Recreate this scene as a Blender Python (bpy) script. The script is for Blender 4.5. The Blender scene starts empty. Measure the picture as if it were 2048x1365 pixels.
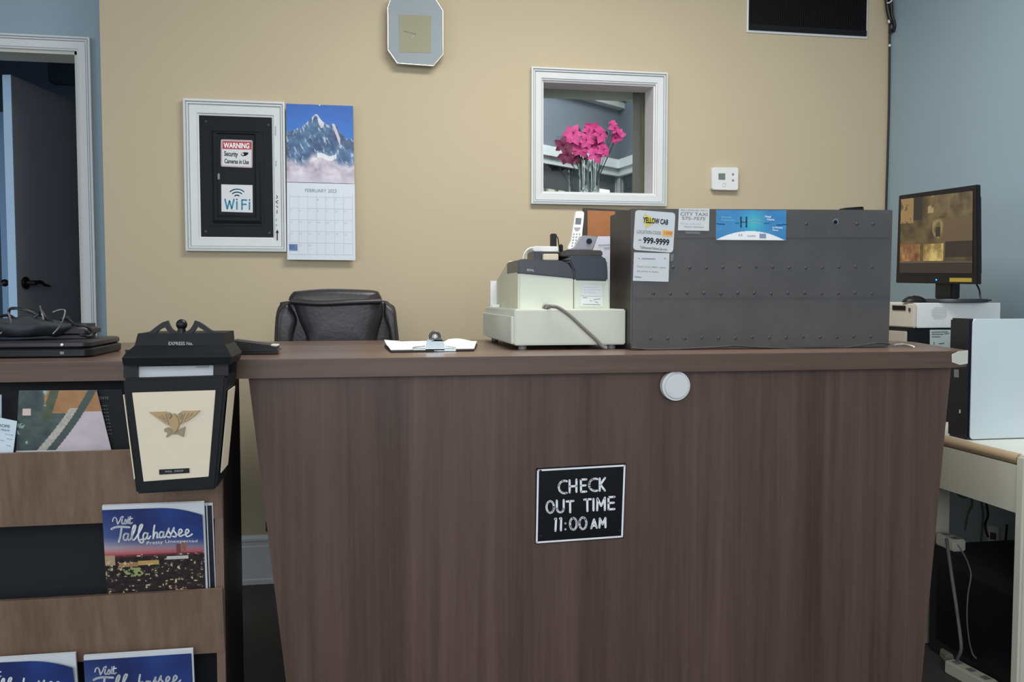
import bpy, bmesh, math, random
import numpy as np
from mathutils import Vector, Matrix

random.seed(7)
S = bpy.context.scene
COL = S.collection

# ------------------------------------------------------------------ camera, world, lights, exposure
HE = 1.14; YAW = math.radians(9.8); PIT = math.radians(2.92); FPX = 1750.0
cd = bpy.data.cameras.new('camera'); cam = bpy.data.objects.new('camera', cd); COL.objects.link(cam)
cam.location = (0, 0, HE); cam.rotation_euler = (math.pi/2 - PIT, 0, -YAW)
cd.sensor_width = 36; cd.lens = 36*FPX/2048; cd.clip_start = .02; cd.clip_end = 60
S.camera = cam
S.view_settings.view_transform = 'Standard'; S.view_settings.look = 'None'
S.view_settings.gamma = 1; S.view_settings.use_curve_mapping = False
S.view_settings.exposure = 0.57
w = bpy.data.worlds.new('world'); S.world = w; w.use_nodes = True
w.node_tree.nodes['Background'].inputs[0].default_value = (.78, .9, 1, 1)
w.node_tree.nodes['Background'].inputs[1].default_value = .42

def area(name, loc, target, sx, sy, power, color):
    l = bpy.data.lights.new(name, 'AREA'); l.shape = 'RECTANGLE'; l.size = sx; l.size_y = sy
    l.energy = power; l.color = color
    o = bpy.data.objects.new(name, l); COL.objects.link(o); o.location = loc
    o.rotation_euler = (Vector(target)-Vector(loc)).to_track_quat('-Z', 'Y').to_euler()
    return o
area('ceiling_fixture_light', (.75, 2.1, 2.72), (.75, 2.1, 0), 1.2, .6, 31, (1, .96, .90))
area('window_daylight', (-.2, -2.2, 1.9), (1.2, 3.5, 1.35), 3.0, 1.6, 50, (.93, .97, 1))
area('side_window_daylight', (-3.3, .5, 1.7), (1.8, 2.6, .9), 2.0, 1.5, 21, (.93, .97, 1))

# ------------------------------------------------------------------ picture-plane geometry
F0 = Vector((math.sin(YAW), math.cos(YAW), 0)); RR = Vector((math.cos(YAW), -math.sin(YAW), 0)); ZZ = Vector((0, 0, 1))
FF = F0*math.cos(PIT) - ZZ*math.sin(PIT); UU = F0*math.sin(PIT) + ZZ*math.cos(PIT); CC = Vector((0, 0, HE))
def ray(x, y): return FF + RR*((x-1024)/FPX) + UU*((682.5-y)/FPX)
def at(x, y, X=None, Y=None, Z=None):
    r = ray(x, y)
    t = X/r.x if X is not None else (Y/r.y if Y is not None else (Z-HE)/r.z)
    return CC + r*t
def PY(Y): return lambda x, y: at(x, y, Y=Y)
def PX(X): return lambda x, y: at(x, y, X=X)

# ------------------------------------------------------------------ colours and materials
def lin(c):
    return tuple(((v/255)/12.92 if v/255 <= .04045 else ((v/255+.055)/1.055)**2.4) for v in c)
MC = {}
def mat(name, c, rough=.6, metal=0, spec=.5, emit=0, noise=0, nscale=8, bump=0, bscale=200, alpha=None, trans=0, coat=0):
    if name in MC: return MC[name]
    m = bpy.data.materials.new(name); m.use_nodes = True; nt = m.node_tree; b = nt.nodes['Principled BSDF']
    L = lin(c) + (1,)
    b.inputs['Base Color'].default_value = L; b.inputs['Roughness'].default_value = rough
    b.inputs['Metallic'].default_value = metal; b.inputs['Specular IOR Level'].default_value = spec
    b.inputs['Transmission Weight'].default_value = trans; b.inputs['Coat Weight'].default_value = coat
    if emit:
        b.inputs['Emission Color'].default_value = L; b.inputs['Emission Strength'].default_value = emit
    tc = nt.nodes.new('ShaderNodeTexCoord')
    n = nt.nodes.new('ShaderNodeTexNoise'); n.inputs['Scale'].default_value = nscale; n.inputs['Detail'].default_value = 4
    nt.links.new(tc.outputs['Object'], n.inputs['Vector'])
    mx = nt.nodes.new('ShaderNodeMix'); mx.data_type = 'RGBA'; mx.blend_type = 'MULTIPLY'
    k = noise if noise else .06
    mr = nt.nodes.new('ShaderNodeMapRange'); mr.inputs['To Min'].default_value = 1-k; mr.inputs['To Max'].default_value = 1+k
    nt.links.new(n.outputs['Fac'], mr.inputs['Value'])
    mx.inputs['Factor'].default_value = 1; mx.inputs['A'].default_value = L
    nt.links.new(mr.outputs['Result'], mx.inputs['B']); nt.links.new(mx.outputs['Result'], b.inputs['Base Color'])
    if bump:
        n2 = nt.nodes.new('ShaderNodeTexNoise'); n2.inputs['Scale'].default_value = bscale
        nt.links.new(tc.outputs['Object'], n2.inputs['Vector'])
        bp = nt.nodes.new('ShaderNodeBump'); bp.inputs['Strength'].default_value = bump; bp.inputs['Distance'].default_value = .002
        nt.links.new(n2.outputs['Fac'], bp.inputs['Height']); nt.links.new(bp.outputs['Normal'], b.inputs['Normal'])
    MC[name] = m; return m
def grain(name, c1, c2, rough=.45, scale=(55, 55, 1.6), spec=.4, bump=.05, bands=.5):
    m = bpy.data.materials.new(name); m.use_nodes = True; nt = m.node_tree; b = nt.nodes['Principled BSDF']
    b.inputs['Roughness'].default_value = rough; b.inputs['Specular IOR Level'].default_value = spec
    tc = nt.nodes.new('ShaderNodeTexCoord')
    mp = nt.nodes.new('ShaderNodeMapping'); mp.inputs['Scale'].default_value = scale
    nt.links.new(tc.outputs['Object'], mp.inputs['Vector'])
    n = nt.nodes.new('ShaderNodeTexNoise'); n.inputs['Scale'].default_value = 1; n.inputs['Detail'].default_value = 6; n.inputs['Roughness'].default_value = .7
    nt.links.new(mp.outputs['Vector'], n.inputs['Vector'])
    mp2 = nt.nodes.new('ShaderNodeMapping'); mp2.inputs['Scale'].default_value = tuple(v*.16 for v in scale)
    nt.links.new(tc.outputs['Object'], mp2.inputs['Vector'])
    n2 = nt.nodes.new('ShaderNodeTexNoise'); n2.inputs['Scale'].default_value = 1; n2.inputs['Detail'].default_value = 3; n2.inputs['Distortion'].default_value = .6
    nt.links.new(mp2.outputs['Vector'], n2.inputs['Vector'])
    mm = nt.nodes.new('ShaderNodeMix'); mm.inputs['Factor'].default_value = bands
    nt.links.new(n.outputs['Fac'], mm.inputs['A']); nt.links.new(n2.outputs['Fac'], mm.inputs['B'])
    cr = nt.nodes.new('ShaderNodeValToRGB'); cr.color_ramp.elements[0].position = .36; cr.color_ramp.elements[1].position = .64
    cr.color_ramp.elements[0].color = lin(c1)+(1,); cr.color_ramp.elements[1].color = lin(c2)+(1,)
    nt.links.new(mm.outputs['Result'], cr.inputs['Fac']); nt.links.new(cr.outputs['Color'], b.inputs['Base Color'])
    bp = nt.nodes.new('ShaderNodeBump'); bp.inputs['Strength'].default_value = bump; bp.inputs['Distance'].default_value = .001
    nt.links.new(n.outputs['Fac'], bp.inputs['Height']); nt.links.new(bp.outputs['Normal'], b.inputs['Normal'])
    return m
def printmat(name, rough=.4, emit=0):
    m = bpy.data.materials.new(name); m.use_nodes = True; nt = m.node_tree; b = nt.nodes['Principled BSDF']
    a = nt.nodes.new('ShaderNodeVertexColor'); a.layer_name = 'Col'
    nt.links.new(a.outputs['Color'], b.inputs['Base Color']); b.inputs['Roughness'].default_value = rough
    if emit:
        nt.links.new(a.outputs['Color'], b.inputs['Emission Color']); b.inputs['Emission Strength'].default_value = emit
        b.inputs['Base Color'].default_value = (.01, .01, .01, 1); nt.links.remove(b.inputs['Base Color'].links[0])
    return m
PRINT = printmat('printed_paper'); SCREEN = printmat('lit_screen', .2, .5)

m_tan = mat('tan_wall_paint', (189, 175, 148), .75, noise=.03, nscale=2, bump=.15, bscale=160)
m_blue = mat('blue_wall_paint', (142, 163, 176), .7, noise=.03, nscale=2, bump=.15, bscale=160)
m_white = mat('white_trim_paint', (210, 214, 216), .45, bump=.1, bscale=60)
m_ceil = mat('ceiling_paint', (225, 225, 220), .8)
m_floor = mat('dark_carpet', (72, 70, 70), .95, noise=.15, nscale=60, bump=.5, bscale=400)
m_lam = grain('dark_walnut_laminate', (72, 53, 45), (104, 81, 72))
m_lamtop = grain('walnut_laminate_top', (84, 65, 56), (118, 94, 82), rough=.3, scale=(1.6, 55, 55), spec=.5)
m_lamedge = grain('walnut_laminate_edge', (84, 64, 54), (106, 84, 72), rough=.4, scale=(1.6, 20, 60))
m_fascia = grain('brown_laminate_fascia', (106, 84, 70), (134, 110, 94), scale=(70, 70, 1.6))
m_rackside = grain('dark_rack_side', (42, 33, 30), (56, 45, 42))
m_black = mat('black_plastic', (20, 21, 24), .42, spec=.3)
m_blackmatte = mat('matte_black_board', (24, 27, 32), .8)
m_blackmetal = mat('black_painted_metal', (20, 23, 27), .5, spec=.22)
m_leather = mat('dark_leather', (46, 42, 46), .38, noise=.1, nscale=14, bump=.3, bscale=90)
m_cream = mat('cream_enamel', (226, 212, 188), .45)
m_gold = mat('antique_gold', (176, 148, 108), .42, metal=.4)
m_bronze = mat('aged_bronze_grey', (150, 136, 110), .45, metal=.4)
m_beige = mat('beige_plastic', (212, 216, 202), .5)
m_grey = mat('grey_plastic', (128, 128, 130), .5)
m_dgrey = mat('charcoal_plastic', (58, 60, 66), .32)
m_wplastic = mat('white_plastic', (222, 224, 224), .4)
m_paper = mat('white_paper', (214, 218, 222), .7)
m_ink = mat('black_ink', (20, 20, 24), .6, spec=.2)
m_gink = mat('grey_ink', (120, 124, 130), .7)
m_lgink = mat('pale_grey_ink', (184, 190, 198), .7)
m_wink = mat('white_ink', (244, 246, 248), .5)
m_chrome = mat('steel', (170, 180, 184), .25, metal=.9)
m_redink = mat('red_ink', (176, 60, 66), .6)
m_tealink = mat('teal_ink', (38, 132, 166), .6)
m_yellow = mat('yellow_ink', (226, 206, 90), .6)
m_orange = mat('orange_ink', (240, 186, 96), .6)
m_cork = mat('orange_cork', (156, 102, 62), .8, noise=.12, nscale=40)
m_boxf = mat('grey_painted_wood', (84, 81, 80), .42, noise=.30, nscale=9, bump=.2, bscale=70)
m_boxs = grain('dark_box_side', (40, 34, 32), (60, 52, 49))
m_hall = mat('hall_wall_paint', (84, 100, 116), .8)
m_doorpaint = mat('dark_door_paint', (142, 144, 150), .6)
m_dooredge = mat('daylit_blue_door_edge', (176, 206, 234), .5)  # pale blue carries the daylight falling on the door edge
m_tower = mat('white_steel_panel', (214, 226, 230), .5)
m_desk = mat('white_desk_laminate', (224, 226, 218), .35)
m_deskside = mat('cream_desk_panel', (206, 204, 188), .5)
m_deskedge = mat('oak_edge_band', (184, 160, 130), .45, noise=.12, nscale=12)
m_glass = mat('clear_glass', (240, 248, 246), .03, trans=1)
m_petal = mat('magenta_petal', (186, 48, 118), .6, noise=.25, nscale=50)
m_petal2 = mat('pink_petal', (206, 72, 142), .6, noise=.2, nscale=50)
m_petal3 = mat('dimmed_plum_petal', (110, 26, 66), .6, noise=.2, nscale=50)  # dark plum gives some blooms the dimness of a reflection in the pane
m_leaf = mat('dark_green_leaf', (40, 58, 40), .55)
m_tape = mat('clear_tape', (120, 122, 124), .25)
m_greycable = mat('grey_cable', (120, 118, 114), .5)
m_cable = mat('black_cable', (20, 20, 22), .45)

# ------------------------------------------------------------------ object helpers
def wloc(o):
    v = Vector((0, 0, 0))
    while o: v += o.location; o = o.parent
    return v
def setmeta(o, label=None, cat=None, group=None, kind=None):
    if label: o['label'] = label
    if cat: o['category'] = cat
    if group: o['group'] = group
    if kind: o['kind'] = kind
    return o
def obj(name, bm, m, parent=None, smooth=None, label=None, cat=None, group=None, kind=None, origin=None):
    if not isinstance(bm, bpy.types.Mesh):
        me = bpy.data.meshes.new(name)
        bmesh.ops.recalc_face_normals(bm, faces=bm.faces); bm.to_mesh(me); bm.free()
    else: me = bm
    if parent is not None: off = wloc(parent); loc = Vector((0, 0, 0))
    else:
        n = len(me.vertices); co = np.empty(n*3); me.vertices.foreach_get('co', co); co = co.reshape(-1, 3)
        off = Vector(((co[:, 0].min()+co[:, 0].max())/2, (co[:, 1].min()+co[:, 1].max())/2, co[:, 2].min())) if origin is None else Vector(origin)
        loc = off
    me.transform(Matrix.Translation(-off))
    if smooth is not None:
        me.shade_smooth()
        me.set_sharp_from_angle(angle=math.radians(smooth))
    me.materials.append(m)
    o = bpy.data.objects.new(name, me); COL.objects.link(o); o.location = loc
    if parent is not None: o.parent = parent
    return setmeta(o, label, cat, group, kind)
def thing(name, label, cat, loc, group=None):
    o = bpy.data.objects.new(name, None); COL.objects.link(o); o.location = loc; o.empty_display_size = .05
    return setmeta(o, label, cat, group)
def hexa(bm, p):   # p: 8 points, bottom 4 then top 4
    v = [bm.verts.new(q) for q in p]
    for f in ((0, 1, 2, 3), (4, 5, 6, 7), (0, 1, 5, 4), (1, 2, 6, 5), (2, 3, 7, 6), (3, 0, 4, 7)): bm.faces.new([v[i] for i in f])
    return v
def box(x0, x1, y0, y1, z0, z1, bev=0, bm=None, seg=2):
    own = bm is None; b = bmesh.new()
    hexa(b, [(x0, y0, z0), (x1, y0, z0), (x1, y1, z0), (x0, y1, z0), (x0, y0, z1), (x1, y0, z1), (x1, y1, z1), (x0, y1, z1)])
    bmesh.ops.recalc_face_normals(b, faces=b.faces)
    if bev: bmesh.ops.bevel(b, geom=list(b.edges), offset=bev, segments=seg, affect='EDGES', clamp_overlap=True)
    if own: return b
    join(bm, b); return bm
def join(bm, b):
    me = bpy.data.meshes.new('t'); b.to_mesh(me); b.free(); bm.from_mesh(me); bpy.data.meshes.remove(me)
def prism(pts, vec, bev=0, bm=None, seg=2):   # polygon of 3-D points extruded by vec
    b = bmesh.new(); vec = Vector(vec)
    a = [b.verts.new(p) for p in pts]; c = [b.verts.new(Vector(p)+vec) for p in pts]; n = len(pts)
    b.faces.new(a); b.faces.new(c[::-1])
    for i in range(n): b.faces.new([a[i], c[i], c[(i+1) % n], a[(i+1) % n]])
    bmesh.ops.recalc_face_normals(b, faces=b.faces)
    if bev: bmesh.ops.bevel(b, geom=list(b.edges), offset=bev, segments=seg, affect='EDGES', clamp_overlap=True)
    if bm is None: return b
    join(bm, b); return bm
def pxprism(pts, W, vec, bev=0, bm=None): return prism([W(*q) for q in pts], vec, bev, bm)
def tube(pts, r, bm=None, n=8, cyc=False, smooth=True, sub=6):
    bm = bm or bmesh.new()
    P = [Vector(p) for p in pts]
    if smooth and len(P) > 2:
        Q = []; m = len(P)
        for i in range(m if cyc else m-1):
            if cyc: p0, p1, p2, p3 = P[i-1], P[i], P[(i+1) % m], P[(i+2) % m]
            else: p0, p1, p2, p3 = P[max(i-1, 0)], P[i], P[i+1], P[min(i+2, m-1)]
            for k in range(sub):
                t = k/sub
                Q.append(.5*((2*p1)+(p2-p0)*t+(2*p0-5*p1+4*p2-p3)*t*t+(3*p1-p0-3*p2+p3)*t**3))
        if not cyc: Q.append(P[-1])
        P = Q
    rings = []; prev = None; m = len(P)
    for i, p in enumerate(P):
        if cyc: d = (P[(i+1) % m]-P[i-1]).normalized()
        else: d = (P[min(i+1, m-1)]-P[max(i-1, 0)]).normalized()
        if prev is None:
            u = d.cross(Vector((.13, .27, .95))).normalized()
        else: u = (prev - d*prev.dot(d)).normalized()
        prev = u; v = d.cross(u)
        rr = r(i/(m-1)) if callable(r) else r
        rings.append([bm.verts.new(p+(u*math.cos(a)+v*math.sin(a))*rr) for a in [2*math.pi*k/n for k in range(n)]])
    for i in range(m if cyc else m-1):
        A, B = rings[i], rings[(i+1) % m]
        for k in range(n): bm.faces.new([A[k], A[(k+1) % n], B[(k+1) % n], B[k]])
    if not cyc: bm.faces.new(rings[0]); bm.faces.new(rings[-1][::-1])
    return bm
def cyl(c, axis, r, h, n=24, bev=0, r2=None, bm=None):
    b = bmesh.new(); bmesh.ops.create_cone(b, cap_ends=True, segments=n, radius1=r, radius2=r if r2 is None else r2, depth=h)
    if bev:
        es = [e for e in b.edges if len(e.link_faces) == 2 and any(len(f.verts) > 4 for f in e.link_faces)]
        bmesh.ops.bevel(b, geom=es, offset=bev, segments=3, affect='EDGES')
    q = Vector((0, 0, 1)).rotation_difference(Vector(axis)).to_matrix().to_4x4()
    bmesh.ops.transform(b, matrix=Matrix.Translation(Vector(c)) @ q, verts=b.verts)
    if bm is None: return b
    join(bm, b); return bm
def ball(c, r, sc=(1, 1, 1), n=12, bm=None):
    b = bmesh.new(); bmesh.ops.create_uvsphere(b, u_segments=n*2, v_segments=n, radius=r)
    bmesh.ops.transform(b, matrix=Matrix.Translation(Vector(c)) @ Matrix.Diagonal((*sc, 1)), verts=b.verts)
    if bm is None: return b
    join(bm, b); return bm
def lathe(c, prof, n=24):
    b = bmesh.new(); R = []
    for r, z in prof: R.append([b.verts.new((c[0]+r*math.cos(2*math.pi*k/n), c[1]+r*math.sin(2*math.pi*k/n), c[2]+z)) for k in range(n)])
    for i in range(len(R)-1):
        for k in range(n): b.faces.new([R[i][k], R[i][(k+1) % n], R[i+1][(k+1) % n], R[i+1][k]])
    b.faces.new(R[0]); b.faces.new(R[-1])
    return b
def bil(q, u, v):   # q = TL, TR, BR, BL pixels; v down
    (ax, ay), (bx, by), (cx, cy), (dx, dy) = q
    tx, ty = ax+(bx-ax)*u, ay+(by-ay)*u; ex, ey = dx+(cx-dx)*u, dy+(cy-dy)*u
    return tx+(ex-tx)*v, ty+(ey-ty)*v
def picture(name, quad, W, fn, nu, nv, m=None, parent=None, **k):
    vs = []; fs = []; cols = []
    for j in range(nv+1):
        for i in range(nu+1): vs.append(W(*bil(quad, i/nu, j/nv)))
    for j in range(nv):
        for i in range(nu):
            a = j*(nu+1)+i; fs.append((a, a+nu+1, a+nu+2, a+1))
            cols.append(lin([max(0, min(255, t)) for t in fn((i+.5)/nu, (j+.5)/nv)])+(1,))
    me = bpy.data.meshes.new(name); me.from_pydata([tuple(v) for v in vs], [], fs)
    ca = me.color_attributes.new('Col', 'FLOAT_COLOR', 'CORNER')
    ca.data.foreach_set('color', np.repeat(np.array(cols, 'f'), 4, axis=0).ravel())
    return obj(name, me, m or PRINT, parent, **k)
TCACHE = {}
def glyphs(s, bold=0):
    if (s, bold) in TCACHE: return TCACHE[(s, bold)]
    cu = bpy.data.curves.new('t', 'FONT'); cu.body = s; cu.offset = bold; cu.resolution_u = 3
    o = bpy.data.objects.new('t', cu); COL.objects.link(o)
    me = bpy.data.meshes.new_from_object(o.evaluated_get(bpy.context.evaluated_depsgraph_get()))
    co = np.empty(len(me.vertices)*3); me.vertices.foreach_get('co', co); co = co.reshape(-1, 3)
    fs = [tuple(p.vertices) for p in me.polygons]
    bpy.data.objects.remove(o); bpy.data.curves.remove(cu); bpy.data.meshes.remove(me)
    TCACHE[(s, bold)] = (co, fs); return co, fs
def text(s, quad, W, m, parent, name='lettering', bold=0, **k):
    co, fs = glyphs(s, bold)
    x0, x1, y0, y1 = co[:, 0].min(), co[:, 0].max(), co[:, 1].min(), co[:, 1].max()
    vs = [tuple(W(*bil(quad, (c[0]-x0)/(x1-x0), 1-(c[1]-y0)/(y1-y0)))) for c in co]
    me = bpy.data.meshes.new(name); me.from_pydata(vs, [], fs)
    return obj(name, me, m, parent, **k)
def spline(pts, sub=6):
    P = [Vector((p[0], p[1])) for p in pts]; Q = []; m = len(P)
    if m < 3: return P
    for i in range(m-1):
        p0, p1, p2, p3 = P[max(i-1, 0)], P[i], P[i+1], P[min(i+2, m-1)]
        for k in range(sub):
            t = k/sub; Q.append(.5*((2*p1)+(p2-p0)*t+(2*p0-5*p1+4*p2-p3)*t*t+(3*p1-p0-3*p2+p3)*t**3))
    return Q+[P[-1]]
def strokes(name, lst, width, W, m, parent, curve=True, **k):   # ink strokes in pixels, mapped on a plane
    bm = bmesh.new()
    for s in lst:
        wd = width
        if isinstance(s, tuple): s, wd = s
        P = spline(s) if curve else [Vector(p) for p in s]
        for a, b in zip(P, P[1:]):
            d = b-a
            if d.length < 1e-6: continue
            n = Vector((-d.y, d.x)).normalized()*wd/2
            bm.faces.new([bm.verts.new(W(*q)) for q in (a+n, a-n, b-n, b+n)])
        for p in P: bm.faces.new([bm.verts.new(W(p.x+wd/2*math.cos(t), p.y+wd/2*math.sin(t))) for t in [math.pi*2*i/8 for i in range(8)]])
    return obj(name, bm, m, parent, **k)
def poly(pts, W, bm=None):
    bm = bm or bmesh.new(); bm.faces.new([bm.verts.new(W(*p)) for p in pts]); return bm

_r = np.random.RandomState(3); _G = _r.rand(64, 64)
def vn(x, y):
    xi, yi = int(math.floor(x)), int(math.floor(y)); fx, fy = x-xi, y-yi; fx = fx*fx*(3-2*fx); fy = fy*fy*(3-2*fy)
    g = lambda a, b: _G[a % 64, b % 64]
    return (g(xi, yi)*(1-fx)+g(xi+1, yi)*fx)*(1-fy)+(g(xi, yi+1)*(1-fx)+g(xi+1, yi+1)*fx)*fy
def fbm(x, y): return .5*vn(x, y)+.27*vn(2*x+5, 2*y+9)+.15*vn(4*x+2, 4*y+1)+.08*vn(8*x, 8*y)
def lerp(a, b, t): t = max(0, min(1, t)); return tuple(p+(q-p)*t for p, q in zip(a, b))

# ================================================================== SETTING
YB = 3.55; XR = 2.29; ZC = 1.003; XT = -.955
YBL = 3.72
# tan back wall with the window opening
wq = [(1085, 161), (1310, 171), (1308, 391), (1083, 384)]
WX0 = at(1084, 270, Y=YB).x; WX1 = at(1309, 280, Y=YB).x; WZ1 = at(1200, 166, Y=YB).z; WZ0 = at(1200, 388, Y=YB).z
bm = bmesh.new(); T = .13
for a in ((XT, WX0, 0, 2.8), (WX1, XR, 0, 2.8), (WX0, WX1, 0, WZ0), (WX0, WX1, WZ1, 2.8)): box(a[0], a[1], YB, YB+T, a[2], a[3], bm=bm)
obj('wall_back', bm, m_tan, kind='structure')
box_ = lambda *a, **k: box(*a, **k)
obj('wall_right', box(XR, XR+.12, -1.0, YB+T, 0, 2.8), m_blue, kind='structure')
obj('floor', box(-3.6, XR+.12, -1.0, 7.6, -.05, 0), m_floor, kind='structure')
obj('ceiling', box(-3.6, XR+.12, -1.0, YB+T, 2.8, 2.88), m_ceil, kind='structure')
# blue wall with the doorway
dz1 = at(80, 100, Y=YBL).z; dx1 = at(160, 300, Y=YBL).x; dx0 = dx1-.86
bm = bmesh.new()
for a in ((-3.6, dx0, 0, 2.8), (dx1, XT+.05, 0, 2.8), (dx0, dx1, dz1, 2.8)): box(a[0], a[1], YBL, YBL+.12, a[2], a[3], bm=bm)
obj('wall_left', bm, m_blue, kind='structure')
# door casing: stepped profile, three runs
def frame_ring(x0, x1, z0, z1, Y, width, steps, bottom=True):
    """mitred moulding around an opening; steps = (fraction of width from inner edge, proud)"""
    bm = bmesh.new()
    def ring(d): return [(x0-d, z0-(d if bottom else 0)), (x1+d, z0-(d if bottom else 0)), (x1+d, z1+d), (x0-d, z1+d)]
    prof = [(0, 0)]+[(a*width, -b) for a, b in steps]+[(width, 0)]
    R = [[bm.verts.new((x, Y+pr, z)) for x, z in ring(d)] for d, pr in prof]
    seg = range(4) if bottom else (1, 2, 3)
    for i in range(len(R)-1):
        for s in seg:
            t = (s+1) % 4
            bm.faces.new([R[i][s], R[i][t], R[i+1][t], R[i+1][s]])
    for s in seg:
        t = (s+1) % 4; bm.faces.new([R[-1][s], R[-1][t], R[0][t], R[0][s]])
    return bm
STEP = [(0, .010), (.10, .012), (.14, .016), (.62, .017), (.64, .012), (.68, .012), (.70, .022), (.78, .022), (.80, .016), (.83, .016), (.86, .026), (1, .024)]
dw = at(188, 300, Y=YBL).x - dx1
obj('trim_1', frame_ring(dx0, dx1, 0, dz1, YBL, dw, STEP, bottom=False), m_white, kind='structure')
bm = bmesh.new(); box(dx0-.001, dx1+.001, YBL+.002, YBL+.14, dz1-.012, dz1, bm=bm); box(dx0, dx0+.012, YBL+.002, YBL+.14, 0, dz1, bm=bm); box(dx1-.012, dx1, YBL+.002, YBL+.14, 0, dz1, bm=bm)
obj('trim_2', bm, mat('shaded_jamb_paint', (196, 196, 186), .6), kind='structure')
# hall behind the doorway
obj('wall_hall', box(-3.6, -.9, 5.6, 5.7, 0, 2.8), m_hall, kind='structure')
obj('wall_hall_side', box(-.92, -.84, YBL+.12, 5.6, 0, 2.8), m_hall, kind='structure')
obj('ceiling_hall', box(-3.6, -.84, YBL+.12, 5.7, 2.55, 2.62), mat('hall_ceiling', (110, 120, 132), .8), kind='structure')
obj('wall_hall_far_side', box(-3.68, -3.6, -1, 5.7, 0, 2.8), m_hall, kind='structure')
# the open door standing in the hall
dA = at(33, 560, Y=4.05); 
dB = at(172, 560, Y=4.62)
dtop = at(33, 150, Y=4.05).z
dt = thing('door_1', None, None, (dA.x, dA.y, 0)); dt['kind'] = 'structure'
dd = (Vector((dB.x, dB.y, 0))-Vector((dA.x, dA.y, 0))).normalized(); dn = Vector((-dd.y, dd.x, 0))
if dn.x > 0: dn = -dn
def dP(s, t, z): return Vector((dA.x, dA.y, 0))+dd*s+dn*t+Vector((0, 0, z))
Ld = .80
bm = bmesh.new(); hexa(bm, [dP(.004, .0, .01), dP(Ld, 0, .01), dP(Ld, .036, .01), dP(.004, .036, .01), dP(.004, 0, dtop), dP(Ld, 0, dtop), dP(Ld, .036, dtop), dP(.004, .036, dtop)])
obj('door_leaf', bm, m_doorpaint, dt)
bm = bmesh.new(); hexa(bm, [dP(0, 0, .01), dP(.0045, 0, .01), dP(.0045, .036, .01), dP(0, .036, .01), dP(0, 0, dtop), dP(.0045, 0, dtop), dP(.0045, .036, dtop), dP(0, .036, dtop)])
obj('door_edge', bm, m_dooredge, dt, label='door leaf edge coloured pale blue for the daylight on it')
hz = at(50, 566, Y=4.07).z
bm = cyl(dP(.055, -.008, hz), dn, .027, .012, bev=.003); cyl(dP(.055, -.03, hz), dn, .011, .045, bm=bm)
tube([dP(.055, -.05, hz), dP(.09, -.053, hz+.004), dP(.125, -.052, hz-.008), dP(.165, -.05, hz-.012)], lambda t: .010-.005*t, bm=bm)
obj('door_handle', bm, mat('dark_bronze', (40, 34, 34), .35, metal=.7), dt, smooth=40)
bm = cyl(dP(.055, .044, hz), dn, .025, .012, bev=.003); cyl(dP(.055, .065, hz), dn, .009, .04, bm=bm); ball(dP(.055, .085, hz), .016, bm=bm)
obj('door_knob', bm, MC['dark_bronze'], dt, smooth=40)
# pale strip of the next jamb behind the door, hall soffit pieces
jx0 = at(4, 560, Y=5.0).x; jx1 = at(24, 560, Y=5.0).x
obj('trim_3', box(jx0, jx1, 5.0, 5.03, 0, 2.1), mat('pale_blue_jamb', (140, 172, 208), .6), kind='structure')
a = at(95, 122, Y=5.2); b = at(175, 165, Y=5.2)
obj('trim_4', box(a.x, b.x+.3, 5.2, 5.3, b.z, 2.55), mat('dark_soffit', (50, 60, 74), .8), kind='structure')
area('hall_light', (-2.5, 4.0, .9), (-1.7, 4.3, 1.1), .5, .8, 4.0, (.72, .86, 1))
# baseboards
def baseboard(name, run, flip):
    prof = [(0, 0), (.018, 0), (.018, .018), (.014, .022), (.014, .15), (.011, .155), (.011, .17), (.015, .173), (.015, .182), (.006, .194), (0, .194)]
    bm = bmesh.new(); A = []
    for (x, y) in run: A.append([bm.verts.new((x-(p if flip else 0), y-(0 if flip else p), z)) for p, z in prof])
    for i in range(len(prof)):
        j = (i+1) % len(prof); bm.faces.new([A[0][i], A[0][j], A[1][j], A[1][i]])
    bm.faces.new(A[0]); bm.faces.new(A[1][::-1])
    return obj(name, bm, m_white, kind='structure')
baseboard('baseboard_back', [(XT, YB), (XR-.02, YB)], False)
baseboard('baseboard_right', [(XR, -1), (XR, YB)], True)
baseboard('baseboard_left', [(dx1+dw, YBL), (XT, YBL)], False)

# ---- window_1: pass-through window with moulded frame, reveal, sill and pane, and the room behind it
win = thing('window_1', None, None, ((WX0+WX1)/2, YB, WZ0)); win['kind'] = 'structure'
fw = at(1331, 280, Y=YB).x - WX1
obj('window_frame', frame_ring(WX0, WX1, WZ0, WZ1, YB, fw, STEP), m_white, win)
bm = bmesh.new(); D = .11
box(WX0, WX0+.006, YB, YB+D, WZ0, WZ1, bm=bm); box(WX1-.006, WX1, YB, YB+D, WZ0, WZ1, bm=bm); box(WX0+.006, WX1-.006, YB, YB+D, WZ1-.006, WZ1, bm=bm)
obj('reveal', bm, mat('reveal_paint', (226, 221, 221), .6), win)
obj('sill', box(WX0+.006, WX1-.006, YB, YB+D+.03, WZ0, WZ0+.006), m_white, win)
obj('window_pane', box(WX0-.02, WX1+.02, YB+D+.034, YB+D+.038, WZ0-.02, WZ1+.02), m_glass, win)
m_olive = mat('olive_grey_board', (150, 142, 120), .6)
obj('side_board', box(WX1-.004, WX1+.02, YB+D+.042, YB+.29, WZ0-.05, WZ1+.05), m_olive, win)
m_beam = mat('grey_beam_paint', (172, 172, 174), .6)
obj('header_board', box(WX0-.2, WX1+.02, YB+.30, YB+.34, at(1180, 196, Y=YB+.30).z, at(1180, 181, Y=YB+.30).z), mat('header_paint', (226, 230, 220), .5), win)
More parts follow.
